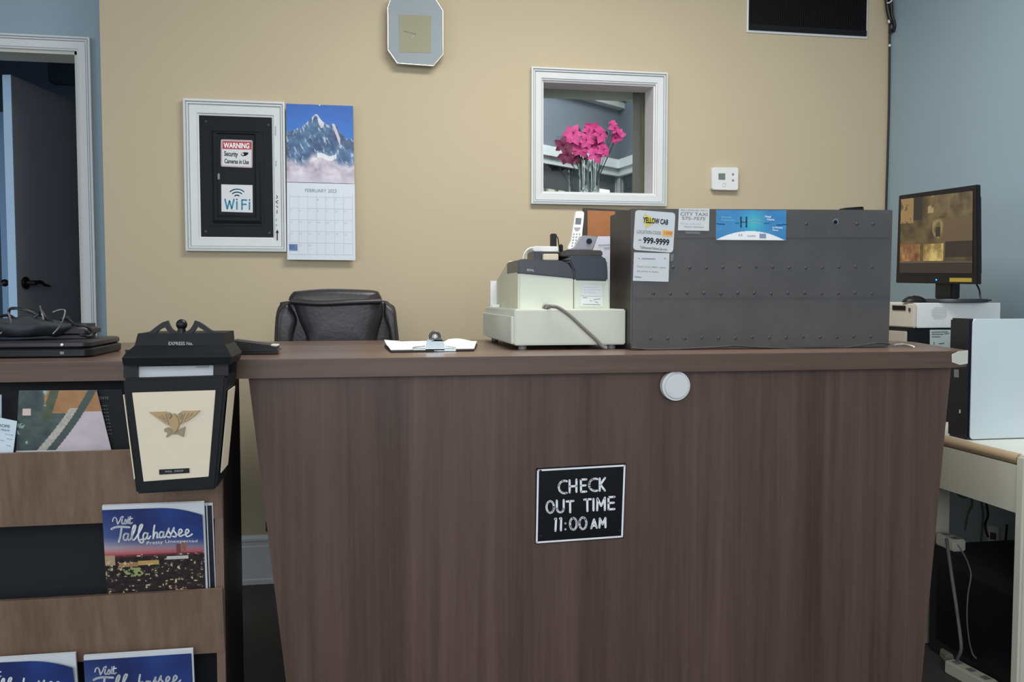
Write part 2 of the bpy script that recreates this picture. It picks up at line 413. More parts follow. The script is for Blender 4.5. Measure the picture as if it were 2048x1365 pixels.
obj('header_shadow_board', box(WX0-.2, WX1+.02, YB+.31, YB+.40, at(1180, 181.2, Y=YB+.30).z, WZ1+.3), mat('header_shadow_grey', (120, 118, 116), .6), win)  # solid board whose grey stands in for the shaded gap above the header
# far room behind the window: angled corner walls with a moulding band and dark windows below
K = at(1239, 340, Y=5.4)
vA = ray(2600, 593); vA = Vector((vA.x, vA.y, 0)).normalized(); vB = ray(430, 593); vB = Vector((vB.x, vB.y, 0)).normalized()
nA = Vector((vA.y, -vA.x, 0)); nA = nA if nA.y < 0 else -nA
nB = Vector((vB.y, -vB.x, 0)); nB = nB if nB.x < 0 else -nB
def slabA(t0, t1, z0, z1, a=0, b=.05, bm=None):
    p = lambda t, n: Vector((K.x, K.y, 0))-vA*t+nA*n
    bm = bm or bmesh.new(); hexa(bm, [p(t0, a)+ZZ*z0, p(t1, a)+ZZ*z0, p(t1, b)+ZZ*z0, p(t0, b)+ZZ*z0, p(t0, a)+ZZ*z1, p(t1, a)+ZZ*z1, p(t1, b)+ZZ*z1, p(t0, b)+ZZ*z1]); return bm
def slabB(t0, t1, z0, z1, a=0, b=.05, bm=None):
    p = lambda t, n: Vector((K.x, K.y, 0))-vB*t+nB*n
    bm = bm or bmesh.new(); hexa(bm, [p(t0, a)+ZZ*z0, p(t1, a)+ZZ*z0, p(t1, b)+ZZ*z0, p(t0, b)+ZZ*z0, p(t0, a)+ZZ*z1, p(t1, a)+ZZ*z1, p(t1, b)+ZZ*z1, p(t0, b)+ZZ*z1]); return bm
zt = K.z+.03; zb = at(1239, 352, Y=5.4).z
m_far = mat('slate_blue_far_wall', (98, 106, 116), .7)
bm = slabA(-.05, 1.25, zt, 2.9, -.05, 0); slabB(-.05, 1.1, zt, 2.9, -.05, 0, bm)
obj('wall_far_upper', bm, m_far, kind='structure')
m_wdark = mat('dark_window_wall', (66, 66, 68), .6)
bm = slabA(-.05, 1.25, 0, zt, -.06, -.01); slabB(-.05, 1.1, 0, zt, -.06, -.01, bm)
obj('wall_far_lower', bm, m_wdark, kind='structure')
bm = slabA(-.02, 1.25, zt-.035, zt+.02, 0, .05); slabB(-.02, 1.1, zt-.035, zt+.02, 0, .05, bm)
slabA(-.02, 1.25, zb-.01, zt-.035, 0, .03, bm); slabB(-.02, 1.1, zb-.01, zt-.035, 0, .03, bm)
obj('trim_5', bm, m_white, kind='structure')
bm = slabA(-.02, .035, .6, zb, -.01, .03); slabB(-.02, .035, .6, zb, -.01, .03, bm)
obj('trim_6', bm, m_beam, kind='structure')
# windows of the far room: a sash each with a lit pane
def leafview(u, v): t = fbm(u*14, v*5); return lerp((70, 80, 50), (250, 252, 240), (t-.38)*4)
zw = at(1120, 369, Y=4.75).z
def farwin(n, t0, t1):
    g = thing('window_%d' % n, None, None, tuple(Vector((K.x, K.y, zw-.5))-vA*((t0+t1)/2)+nA*.005)); g['kind'] = 'structure'
    p = lambda t, z: Vector((K.x, K.y, z))-vA*t+nA*.004
    vs = []; fs = []; cs = []; nu, nv = 40, 30
    for j in range(nv+1):
        for i in range(nu+1): vs.append(tuple(p(t0+(t1-t0)*i/nu, zw-.5*j/nv)))
    for j in range(nv):
        for i in range(nu):
            a = j*(nu+1)+i; fs.append((a, a+nu+1, a+nu+2, a+1)); cs.append(lin(leafview(i/nu, j/nv*2))+(1,))
    me = bpy.data.meshes.new('pane'); me.from_pydata(vs, [], fs); ca = me.color_attributes.new('Col', 'FLOAT_COLOR', 'CORNER')
    ca.data.foreach_set('color', np.repeat(np.array(cs, 'f'), 4, axis=0).ravel())
    obj('pane', me, SCREEN, g)
    bm = slabA(t0-.03, t1+.03, zw, zw+.03, 0, .02); slabA(t0-.03, t0, zw-.5, zw, 0, .02, bm); slabA(t1, t1+.03, zw-.5, zw, 0, .02, bm)
    obj('sash', bm, m_wdark, g)
farwin(2, .42, 1.15); 
bm = slabA(.12, .28, at(1215, 383, Y=5.3).z-.3, at(1215, 380, Y=5.3).z, 0, .01)
obj('window_3', bm, mat('lit_far_window', (250, 252, 245), .5, emit=.9), kind='structure')
bm = slabB(.1, .3, at(1255, 375, Y=5.2).z, at(1255, 353, Y=5.2).z, 0, .012)
obj('trim_7', bm, m_blackmatte, kind='structure')
obj('ceiling_far', box(.2, 2.6, YB+T, 6.4, 2.62, 2.7), m_ceil, kind='structure')
# beam with mouldings under the far ceiling
zA = at(1150, 196, Y=5.1).z; zB = at(1150, 184, Y=5.1).z
bm = slabA(-.02, 1.25, zA, zB, 0, .06); slabA(-.02, 1.25, zB+.012, 2.62, 0, .1, bm)
obj('trim_8', bm, mat('cornice_paint', (180, 184, 180), .5), kind='structure')
area('far_room_fill', (1.0, 4.3, 2.5), (1.3, 5.2, 1.6), .5, .4, 9, (.95, .97, 1))  # fill light added to brighten the far room
area('far_room_small_fill', (1.55, 4.6, 2.55), (1.55, 4.8, 0), .15, .3, 3, (1, 1, 1))  # small second fill added for the far room, not a real fixture

# ================================================================== COUNTER AND BROCHURE RACK
YF = 1.97
# worktop: one continuous board, right front corner broken
cR = at(1905, 703, Y=YF); cR2 = at(1934, 701, Z=ZC); cR3 = at(1850, 688, Z=ZC)
ct = thing('countertop', 'long brown laminate countertop spanning the rack and reception desk', 'countertop', (.2, 2.3, ZC-.042))
outl = [(-1.6, YF), (cR.x, YF), (cR2.x, cR2.y), (cR3.x+.03, cR3.y+.1), (1.57, 2.75), (-1.6, 2.75)]
obj('top_board', prism([(x, y, ZC-.002) for x, y in outl], (0, 0, .002)), m_lamtop, ct)
obj('core_board', prism([(x, y, ZC-.042) for x, y in outl], (0, 0, .040)), m_lamedge, ct)
# bare white corner where the edge strip has come off
e0 = Vector((cR.x-.004, YF-.0015, 0)); e1 = Vector((cR2.x+.001, cR2.y, 0)); en = Vector((e1.y-e0.y, -(e1.x-e0.x), 0)).normalized()*.002
def eP(t, z): p = e0.lerp(e1, t)+en; return Vector((p.x, p.y, ZC-z))
bm = prism([eP(0, .008), eP(.45, .001), eP(1, .0), eP(1, .034), eP(.5, .036), eP(.02, .028)], -en*.5)
obj('chipped_corner', bm, mat('bare_white_edge', (232, 228, 214), .7), ct, label='bare white corner with the edging broken off')

# reception desk body: tapered front panel and box behind
rd = thing('reception_desk', 'tapered dark walnut reception desk under the brown countertop', 'desk', (.6, 2.3, 0))
YP = 2.0
tl = at(497, 760, Y=YP).x; bl = at(497+75*1.0+35, 1640, Y=YP).x; tr = at(1902, 740, Y=YP).x; br = at(1902-.1*900, 1640, Y=YP).x
blx = tl+(at(572, 1365, Y=YP).x-tl)*(ZC-.042)/(ZC-.042-at(572, 1365, Y=YP).z)
brx = tr+(at(1843, 1365, Y=YP).x-tr)*(ZC-.042)/(ZC-.042-at(1843, 1365, Y=YP).z)
bm = prism([(tl, YP, ZC-.0425), (tr, YP, ZC-.0425), (brx, YP, 0.002), (blx, YP, 0.002)], (0, .02, 0))
obj('front_panel', bm, m_lam, rd)
for nm, a, b in (('side_panel', tl, blx), ('side_panel', tr-.02, brx-.02)):
    bm = prism([(a, YP+.02, ZC-.0425), (a+.02, YP+.02, ZC-.0425), (b+.02, YP+.02, 0.002), (b, YP+.02, 0.002)], (0, .45, 0))
    obj(nm, bm, m_rackside, rd)
obj('inner_shelf', box(tl+.1, tr-.12, YP+.02, YP+.45, .45, .47), m_lam, rd)

# brochure rack
YK = 1.95
rx1 = at(445, 1000, Y=YK).x; rx0 = -1.2
rk = thing('brochure_rack', 'brown laminate brochure rack with tilted pocket fronts beside the desk', 'rack', (-.75, 2.1, 0))
yb_ = at(482, 1000, X=rx1).y
obj('side_panel', box(rx1-.018, rx1, YK+.012, yb_, 0.002, ZC-.0425), m_rackside, rk)
sx = at(434, 1340, Y=YK).x
obj('stile', box(sx, rx1, YK+.002, YK+.012, 0.002, ZC-.0425), m_fascia, rk)
obj('back_panel', box(rx0, rx1-.018, YK+.10, YK+.115, 0.002, ZC-.0425), m_blackmatte, rk)
fz = lambda y: at(200, y, Y=YK).z
def fascia(y0, y1):   # pixel rows of top and bottom at the left of the rack
    z1, z0 = fz(y0), fz(y1)
    p = [(rx0, YK, z0), (rx1-.0005, YK, z0), (rx1-.0005, YK+.012, z0), (rx0, YK+.012, z0), (rx0, YK-.022, z1), (rx1-.0005, YK-.022, z1), (rx1-.0005, YK-.010, z1), (rx0, YK-.010, z1)]
    bm = bmesh.new(); hexa(bm, p); obj('pocket_front', bm, m_fascia, rk)
    obj('pocket_floor', box(rx0, rx1-.019, YK+.013, YK+.099, z0, z0+.008), m_blackmatte, rk)
    return z1, z0
P1 = fascia(899, 1047); P2 = fascia(1186, 1322)
z1_, z0_ = fz(1500), fz(1650)
P3 = (z1_, z0_)
bm = bmesh.new(); hexa(bm, [(rx0, YK, z0_), (rx1-.0005, YK, z0_), (rx1-.0005, YK+.012, z0_), (rx0, YK+.012, z0_), (rx0, YK-.022, z1_), (rx1-.0005, YK-.022, z1_), (rx1-.0005, YK-.010, z1_), (rx0, YK-.010, z1_)])
obj('pocket_front', bm, m_fascia, rk)
obj('pocket_floor', box(rx0, rx1-.019, YK+.013, YK+.099, z0_, z0_+.008), m_blackmatte, rk)

# ---- magazines
def sky_city(u, v):
    if v < .62:
        c = lerp((38, 48, 98), (42, 68, 136), fbm(u*3+1, v*3)*1.4-.2)
        c = lerp(c, (134, 150, 196), max(0, (.35-u)*1.6)*v*2)
        if v > .38: c = lerp(c, (206, 182, 176), (v-.38)/.2*(1-u*.35))
        if v > .52: c = lerp(c, (178, 84, 92), (v-.52)/.1)
        if .72 < u < .76 and v > .5: c = (120, 70, 70)
        if .77 < u < .82 and v > .47: c = (150, 96, 86)
        return c
    n = fbm(u*30, v*34); c = lerp((24, 20, 26), (64, 50, 48), n*1.3-.1)
    if v < .68: c = lerp((150, 66, 74), c, (v-.62)/.05)
    if u < .10 and v < .76: c = (176, 150, 122)
    if .14 < u < .33 and .73 < v < .79: c = (160, 122, 84)
    if .33 < u < .54 and .72 < v < .78: c = (188, 152, 92)
    if .62 < u < .84 and .67 < v < .71: c = (196, 192, 190)
    if n > .66: c = lerp(c, (226, 206, 156), (n-.66)*9)
    if .18 < u < .36 and .81 < v < .93 and n > .5: c = (150, 160, 104)
    return c
V_ = [[(262, 335), (272, 300), (292, 287), (308, 310), (318, 375)], [(318, 375), (345, 330), (362, 288), (385, 280)],
      [(372, 315), (366, 360), (378, 375), (398, 350)], [(398, 350), (412, 318), (420, 345), (412, 374), (396, 372)], [(412, 372), (438, 345), (440, 315)], [(438, 320), (432, 360), (445, 370), (462, 345)],
      [(468, 285), (458, 350), (466, 376), (486, 362)], [(446, 315), (490, 308)], [(380, 296), (382, 294)], [(444, 293), (446, 291)]]
T_ = [([(246, 432), (280, 415), (340, 408), (400, 414), (448, 420)], 26), ([(362, 418), (350, 480), (338, 540), (320, 598)], 22),
      [(428, 505), (400, 498), (378, 530), (378, 572), (400, 582), (424, 550), (436, 505)], [(436, 505), (426, 560), (440, 585), (462, 560)],
      [(462, 560), (500, 480), (522, 410), (508, 398), (488, 440), (472, 520), (476, 575), (496, 582), (520, 555)],
      [(520, 555), (572, 470), (602, 402), (586, 392), (566, 430), (548, 520), (552, 590), (580, 625), (604, 606), (590, 580), (560, 590)],
      [(650, 508), (622, 500), (604, 535), (606, 572), (626, 580), (650, 545), (660, 505)], [(660, 505), (650, 560), (664, 580), (688, 545)],
      [(742, 408), (730, 470), (718, 578)], [(718, 578), (740, 510), (764, 500), (768, 530), (762, 568), (784, 560)],
      [(836, 500), (812, 494), (794, 525), (796, 562), (816, 570), (838, 535), (846, 498)], [(846, 498), (838, 550), (852, 568), (872, 540)],
      [(872, 540), (900, 470), (908, 450), (904, 490), (924, 530), (916, 565), (886, 560)], [(924, 540), (950, 480), (968, 440), (964, 480), (990, 525), (980, 560), (950, 554)],
      [(985, 540), (1030, 520), (1060, 480), (1046, 455), (1026, 475), (1020, 520), (1034, 552), (1068, 535)], [(1068, 535), (1110, 515), (1140, 475), (1126, 448), (1106, 470), (1100, 520), (1118, 552), (1160, 530), (1178, 510)]]
def mag(name, x0, y0, x1, w_, h_, Y, label, group, lean, curl, extra=0):
    """x0,y0 = top-left pixel of the cover; w_, h_ in pixels at depth Y; the foot stands in the pocket"""
    tp = at(x0, y0, Y=Y); te = at(x1, y0-2, Y=Y)
    wd = te.x-tp.x; ht = wd*1.28
    root = thing(name, label, 'magazine', (tp.x+wd/2, Y+.03, tp.z-ht), group)
    return root, tp, wd, ht
def magazine(x0, x1, y0, Y, label, zfoot, curl, text_on=True, ww=None):
    tp = at(x0, y0, Y=Y); te = at(x1, y0, Y=Y); wd = te.x-tp.x; ht = tp.z-zfoot
    root = thing('magazine', label, 'magazine', (tp.x+wd/2, Y+.02, zfoot), 'city guide magazines in the rack')
    lean = .034*ht/.3
    # plane: top at Y, bottom at Y+lean
    def S(u, v, off=0):
        x = tp.x+wd*u; z = tp.z-ht*v
        y = Y+lean*v+off
        if curl: z -= .018*max(0, u-.55)**2/.2*max(0, 1-v*3); y -= curl*max(0, .25-v)*max(0, u-.3)
        return Vector((x, y, z))
    nu, nv = 110, 130
    vs = []; fs = []; cs = []
    for j in range(nv+1):
        for i in range(nu+1): vs.append(tuple(S(i/nu, j/nv)))
    pv = 160/200.   # picture aspect, cover is portrait
    for j in range(nv):
        for i in range(nu):
            a = j*(nu+1)+i; fs.append((a, a+nu+1, a+nu+2, a+1)); v = (j+.5)/nv
            c = sky_city((i+.5)/nu, v*ht/wd/.8)
            cs.append(lin([max(0, min(255, t)) for t in c])+(1,))
    me = bpy.data.meshes.new('cover'); me.from_pydata(vs, [], fs); ca = me.color_attributes.new('Col', 'FLOAT_COLOR', 'CORNER')
    ca.data.foreach_set('color', np.repeat(np.array(cs, 'f'), 4, axis=0).ravel()); obj('cover', me, PRINT, root)
    bm = bmesh.new(); S0 = lambda u, v, o: Vector((tp.x+wd*u, Y+lean*v+o, tp.z-ht*v)); q = [S0(0, 0, .001)+ZZ*.006, S0(1, 0, .001)+ZZ*.006+Vector((.003, 0, 0)), S0(1, 1, .001)+Vector((.004, 0, 0)), S0(0, 1, .001)]
    hexa(bm, [q[3], q[2], q[2]+Vector((0, .006, 0)), q[3]+Vector((0, .006, 0)), q[0]+ZZ*.002, q[1]+ZZ*.002, q[1]+Vector((0, .006, 0))+ZZ*.004, q[0]+Vector((0, .006, .004))])
    obj('pages', bm, m_paper, root, label='white page block')
    # lettering in zoom units of the best-seen copy: 148..1310 wide, 190..1120 high
    def W(px, py):
        u = (px-148)/1162; vv = (py-190)/1162/ (ht/wd)
        return S(u, vv, -.0006)
    strokes('lettering', [(q, 14) for q in V_]+T_, 20, W, m_wink, root, label='white handwritten title')
    text('Pretty Unexpected', [(640, 612), (1235, 590), (1235, 640), (640, 665)], W, m_wink, root, bold=-.005)
    return root, S
yk = YK
r1, S1 = magazine(204, 405, 1021, YK-.026, 'city night-skyline guide magazine in the middle pocket below the mail box, front copy', P2[1]+.012, .02)
# two copies behind it, only edges show
for i, (dx, lb, cc) in enumerate(((.009, 'second copy tucked right behind the front city magazine of the middle pocket', (40, 46, 66)), (.021, 'rearmost copy in the middle pocket, its dark right edge showing', (34, 38, 52)))):
    t0 = at(210, 1018, Y=YK-.014+i*.006); t1 = at(405, 1018, Y=YK-.016+i*.007)
    g = thing('magazine', lb, 'magazine', ((t0.x+t1.x)/2+dx, YK-.01+i*.01, P2[1]+.012), 'city guide magazines in the rack')
    q = lambda x, z, o=0: Vector((x+dx, YK-.014+i*.006+o+.034*(t0.z-z)/.3, z))
    bm = bmesh.new(); zb_ = P2[1]+.012; zt_ = t0.z+.004
    hexa(bm, [q(t0.x, zb_), q(t1.x, zb_), q(t1.x, zb_, .0022), q(t0.x, zb_, .0022), q(t0.x, zt_), q(t1.x, zt_), q(t1.x, zt_, .0022), q(t0.x, zt_, .0022)])
    obj('pages', bm, m_paper, g)
    bm = bmesh.new(); hexa(bm, [q(t0.x, zb_, -.0012), q(t1.x-.002, zb_, -.0012), q(t1.x-.002, zb_, -.0002), q(t0.x, zb_, -.0002), q(t0.x, zt_-.004, -.0012), q(t1.x-.002, zt_-.006, -.0012), q(t1.x-.002, zt_-.006, -.0002), q(t0.x, zt_-.004, -.0002)])
    obj('cover', bm, mat('dark_cover_%d' % i, cc, .4), g)
magazine(167, 383, 1322, YK-.026, 'city magazine in the lowest visible pocket, right of the pair', P3[1]+.012, 0)
magazine(-62, 148, 1330, YK-.028, 'city magazine in the lowest visible pocket, left one with curled pages', P3[1]+.012, .05)

# ---- top pocket: cactus photo card, dark pamphlet, white timetable card, standing on the pocket floor
def cactus(u, v):
    n = fbm(u*9, v*7)
    c = lerp((44, 58, 60), (86, 104, 98), n*1.3-.2)
    e = .86-v*.62
    if v < .38 and u > .32: c = lerp((150, 104, 60), (176, 130, 84), n)
    if v >= .36 and u > e+.05: c = lerp((186, 172, 184), (206, 194, 202), n)
    dv = u-(.80-v*.58)
    if .0 < dv < .10 and v > .3: c = lerp((150, 146, 138), (206, 196, 184), fbm(u*40, v*40))
    elif .09 < dv < .20: c = (62, 78, 74)
    if v < .5 and .30 < u-(.1-v*.3) < .42: c = lerp((56, 70, 52), (90, 100, 70), n)
    if .05 < u < .16 and .30 < v < .42: c = (214, 190, 182)
    if u < .38 and n > .72: c = (150, 176, 170)
    return c
YS = YK+.02
zf1 = P1[1]+.008
def leafcard(name, label, cat, q, Y, m, fn=None, nu=70, nv=50, th=.0015, group=None):
    W = lambda x, y: at(x, y, Y=Y)
    g = thing(name, label, cat, (W(*q[3]).x, Y, zf1), group)
    # extend down to the pocket floor along its side edges
    TL, TR, BR, BL = [W(*p) for p in q]
    kk = (TL.z-zf1)/max(1e-3, TL.z-BL.z); k2 = (TR.z-zf1)/max(1e-3, TR.z-BR.z)
    BLf = TL+(BL-TL)*kk; BRf = TR+(BR-TR)*k2
    obj('card_sheet', prism([TL, TR, BRf, BLf], (0, th, 0)), m, g)
    if fn: picture('printed_face', q, lambda x, y: at(x, y, Y=Y)+Vector((0, -.0006, 0)), fn, nu, nv, None, g)
    return g, W
leafcard('photo_card', 'cactus and pink desert photo card in the top pocket of the rack', 'card', [(38, 782), (193, 781), (222, 899), (32, 902)], YS, m_paper, cactus, 90, 70)
g, W = leafcard('pamphlet', 'black pamphlet with small white columns behind the mail box', 'pamphlet', [(188, 780), (243, 779), (262, 900), (205, 900)], YS+.01, m_blackmetal)
W2 = lambda x, y: at(x, y, Y=YS+.009)
text('DATE', [(198, 794), (217, 794), (217, 799), (199, 799)], W2, m_gink, g)
strokes('lettering', [[(202+i*5+j*1.2, 812+j*7), (204+i*5+j*1.2, 812+j*7)] for j in range(9) for i in range(3)], 1.6, W2, m_gink, g, curve=False)
g, W = leafcard('timetable_card', 'white rounded card with grey print at the far left of the top pocket', 'card', [(-40, 828), (34, 843), (27, 899), (-40, 901)], YS-.012, mat('pale_card', (206, 222, 232), .5))
W3 = lambda x, y: at(x, y, Y=YS-.013)
text('EUROPE', [(-14, 846), (20, 851), (19, 857), (-15, 852)], W3, m_gink, g, bold=.02)
text('TO MIAMI', [(-8, 856), (19, 860), (18, 864), (-9, 861)], W3, m_gink, g)
strokes('lettering', [[(11, 869), (25, 871)], [(15, 878), (23, 880)], [(-2, 880), (6, 882)], [(14, 891), (20, 893)]], 2, W3, m_lgink, g, curve=False)
leafcard('leaflet', 'pale grey leaflet standing behind the white card, cut by the photo edge', 'leaflet', [(-30, 790), (3, 790), (3, 899), (-30, 899)], YS+.012, mat('pale_grey_card', (170, 184, 194), .6))

# ---- laptop and cable pile on the left
lp = thing('laptop', 'closed black laptop on the left end of the countertop', 'laptop', (-.68, 2.2, ZC))
a = at(-60, 711, Z=ZC+.0); b = at(165, 709, Z=ZC)
yl0 = 2.09; lx1 = at(187, 700, Y=yl0+.02).x
def rslab(x0, x1, y0, y1, z0, z1, r, bev):
    P = []
    for cx_, cy_, a0 in ((x1-r, y0+r, -90), (x1-r, y1-r, 0), (x0+r, y1-r, 90), (x0+r, y0+r, 180)):
        for k in range(7): t = math.radians(a0+90*k/6); P.append((cx_+r*math.cos(t), cy_+r*math.sin(t), z0))
    bm = bmesh.new(); n = len(P); c = Vector(((x0+x1)/2, (y0+y1)/2, 0)); rings = []
    for ins, z in ((bev, z0), (0, z0+bev), (0, z1-bev), (bev, z1)):
        rings.append([bm.verts.new((p[0]-(ins if p[0] > c.x else -ins), p[1]-(ins if p[1] > c.y else -ins), z)) for p in P])
    for i in range(3):
        for k in range(n): bm.faces.new([rings[i][k], rings[i][(k+1) % n], rings[i+1][(k+1) % n], rings[i+1][k]])
    bm.faces.new(rings[0]); bm.faces.new(rings[-1]); return bm
obj('base_shell', rslab(-1.05, lx1, yl0, 2.36, ZC+.001, ZC+.0205, .022, .003), m_black, lp, smooth=40)
obj('lid_shell', rslab(-1.05, lx1-.003, yl0+.002, 2.359, ZC+.0215, ZC+.037, .022, .004), mat('dark_lid', (36, 34, 40), .35), lp, smooth=40)
obj('hinge_led', ball((lx1-.06, yl0-.0005, ZC+.029), .0035, n=6), m_wplastic, lp, smooth=60)
obj('latch', box(lx1-.064, lx1-.056, yl0-.002, yl0+.002, ZC+.008, ZC+.014), m_grey, lp)
zl = ZC+.038
# soft black pouch
pch = ball(at(55, 655, Y=2.2)+Vector((-.02, 0, 0)), 1, (.115, .07, .024), 16)
for v in pch.verts:
    v.co.z = max(v.co.z, zl); v.co += Vector((0, 0, .006*math.sin(v.co.x*60)*math.cos(v.co.y*50))) if v.co.z > zl+.01 else Vector((0, 0, 0))
obj('pouch', pch, mat('dark_grey_cloth', (40, 46, 52), .75, noise=.15, nscale=40), None, smooth=60, label='dark grey soft pouch lying on the closed laptop', cat='pouch')
pb = at(150, 668, Y=2.24)
bm = box(pb.x-.055, pb.x+.045, 2.2, 2.3, zl, zl+.034, .012, seg=3)
obj('power_adapter', bm, mat('dark_violet_plastic', (38, 36, 46), .45), None, smooth=40, label='black power adapter on the laptop right of the pouch', cat='adapter')
def loops(name, lab, cat, pxs, Y, r, m, group=None):
    bm = bmesh.new()
    for k, pts in enumerate(pxs): tube([at(x, y, Y=Y-.012*k+.006*math.sin(i*1.7)) for i, (x, y) in enumerate(pts)], r, bm, 6)
    for v in bm.verts: v.co.z = max(v.co.z, zl+.0005)
    return obj(name, bm, m, None, smooth=60, label=lab, cat=cat, group=group)
loops('coiled_cable', 'tangled thick black cable looped over the pouch and adapter', 'cable', [[(20, 652), (18, 622), (30, 617), (48, 620), (70, 628), (90, 634), (110, 648), (120, 664)], [(60, 640), (78, 628), (82, 622), (90, 634), (100, 650)], [(0, 632), (20, 632), (40, 645)], [(120, 640), (135, 638), (150, 650), (166, 650), (182, 660), (184, 668), (178, 673), (160, 670)]], 2.19, .0035, m_cable)
_gw = mat('grey_wire', (130, 124, 128), .35, metal=.3)
loops('thin_cable', 'thin grey wire curving down at the left photo edge of the pile', 'cable', [[(0, 668), (14, 655), (22, 645), (16, 625)]], 2.14, .0018, _gw)
loops('thin_cable', 'thin glinting grey wire making a wide arc at the right of the pouch', 'cable', [[(105, 625), (120, 620), (130, 622), (126, 640), (118, 655), (106, 668)]], 2.14, .0018, _gw)
loops('thin_cable', 'short bright wire end sticking straight up from the cable pile', 'cable', [[(80, 612), (84, 628), (87, 640)]], 2.14, .0018, _gw)
obj('cable_plug', cyl(at(136, 637, Y=2.2), (.3, -1, .2), .005, .02, 12), m_black, None, smooth=40, label='small black barrel plug sticking up from the cable pile', cat='plug')

# ---- mail box hung on the rack
YM = 1.79
mb = thing('mail_box', 'black lantern-shaped mail drop box with cream panels and gold eagle', 'mail box', at(355, 990, Y=YM+.08))
WM = PY(YM)
def wedge(TL, TR, BR, BL, dep, Wf=WM, inset=0, bm=None):
    return prism([Wf(*p) for p in (TL, TR, BR, BL)], (0, dep, 0), 0, bm)
dep = YK-.025-YM
# tapered tub: front narrower at the foot, back upright
f = [WM(272, 989), WM(432, 980), WM(453, 752), WM(245, 758)]
bk = [p+Vector((0, dep, 0)) for p in f]
bm = bmesh.new(); hexa(bm, [f[0], f[1], bk[1], bk[0], f[3], f[2], bk[2], bk[3]])
bmesh.ops.bevel(bm, geom=list(bm.edges), offset=.004, segments=2, affect='EDGES')
obj('tub', bm, m_blackmetal, mb)
Wc = PY(YM-.002)
cq = [(264, 786), (431, 781), (417, 954), (287, 964)]
obj('front_panel', pxprism(cq, PY(YM-.0025), (0, .003, 0), .0008), m_cream, mb, label='cream enamelled front panel')
# side panels
def sideP(t, s, side):   # along depth s, height t
    A, B = (f[1], f[2]) if side else (f[0], f[3])
    p = A.lerp(B, t)+Vector((0, dep*s, 0)); return p+Vector(((.0025 if side else -.0025), 0, 0))
for side in (0, 1):
    q = [sideP(.13, .15, side), sideP(.13, .82, side), sideP(.86, .82, side), sideP(.86, .15, side)]
    obj('side_panel', prism(q, (.002 if side else -.002, 0, 0)), m_cream, mb, label='cream enamelled side panel')
# thin pale lip on the left edge
obj('lip', prism([Wc(246, 790), Wc(248, 790), Wc(270, 958), Wc(268, 960)], (0, .004, 0)), m_cream, mb)
# back plate rising behind the tub up to the lid
Wb = PY(YK-.03)
obj('back_plate', pxprism([(250, 700), (474, 700), (472, 760), (258, 766)], Wb, (0, .004, 0)), m_black, mb)
# cheeks holding the lid
for a, b in (((247, 728), (275, 757)), ((428, 724), (456, 752))):
    obj('cheek', pxprism([(a[0], a[1]), (b[0], a[1]), (b[0], b[1]), (a[0], b[1])], PY(YM+.012), (0, .01, 0)), m_black, mb)
# lid: flared skirt, sloping roof
L0 = [WM(248, 731), WM(474, 728)]; 
def ringp(x0, x1, y, Y0, Y1): a = at(x0, y, Y=YM); b = at(x1, y, Y=YM); return [Vector((a.x, Y0, a.z)), Vector((b.x, Y0, a.z)), Vector((b.x, Y1, a.z)), Vector((a.x, Y1, a.z))]
lev = [ringp(250, 462, 731, YM-.012, YK-.026), ringp(248, 466, 716, YM-.016, YK-.026), ringp(251, 463, 711, YM-.014, YK-.026), ringp(254, 460, 706, YM-.010, YK-.026), ringp(268, 450, 692, YM+.004, YK-.026), ringp(273, 448, 668, YM+.01, YK-.026)]
bm = bmesh.new(); RV = [[bm.verts.new(p) for p in r] for r in lev]
for i in range(len(RV)-1):
    for k in range(4): bm.faces.new([RV[i][k], RV[i][(k+1) % 4], RV[i+1][(k+1) % 4], RV[i+1][k]])
bm.faces.new(RV[0]); bm.faces.new(RV[-1])
obj('lid', bm, m_blackmetal, mb)
# swan-neck pediment
WPd = PY(YM+.012)
def sc(x, y): return (240+x/8.533, 630+y/8.533)
Lc = [sc(*p) for p in [(300, 330), (420, 315), (520, 280), (620, 200), (720, 130), (815, 100), (840, 170), (880, 240), (950, 290), (1000, 300), (1000, 345), (860, 345), (820, 290), (765, 210), (680, 250), (580, 345), (300, 350)]]
Rc = [sc(*p) for p in [(1075, 300), (1140, 285), (1200, 240), (1245, 170), (1275, 100), (1350, 125), (1440, 180), (1540, 255), (1640, 300), (1770, 305), (1785, 350), (1510, 330), (1420, 260), (1320, 200), (1275, 270), (1215, 335), (1075, 345)]]
for q in (Lc, Rc): obj('scroll', pxprism(q, WPd, (0, .012, 0)), m_black, mb)
c0 = WPd(*sc(1042, 168)); bm = ball(c0+Vector((0, .006, 0)), at(*sc(1140, 168), Y=YM).x-at(*sc(1042, 168), Y=YM).x, n=12)
cyl(WPd(*sc(1042, 300))+Vector((0, .006, 0)), (0, 0, 1), .009, .02, bm=bm, r2=.007)
obj('finial', bm, m_black, mb, smooth=50)
WL = lambda x, y: at(x, y, Y=YM+.0035+.0)
text('EXPRESS No.', [(337, 684), (386, 684), (386, 691), (337, 691)], PY(YM+.002), mat('pale_letter', (170, 166, 170), .5), mb, bold=.02)
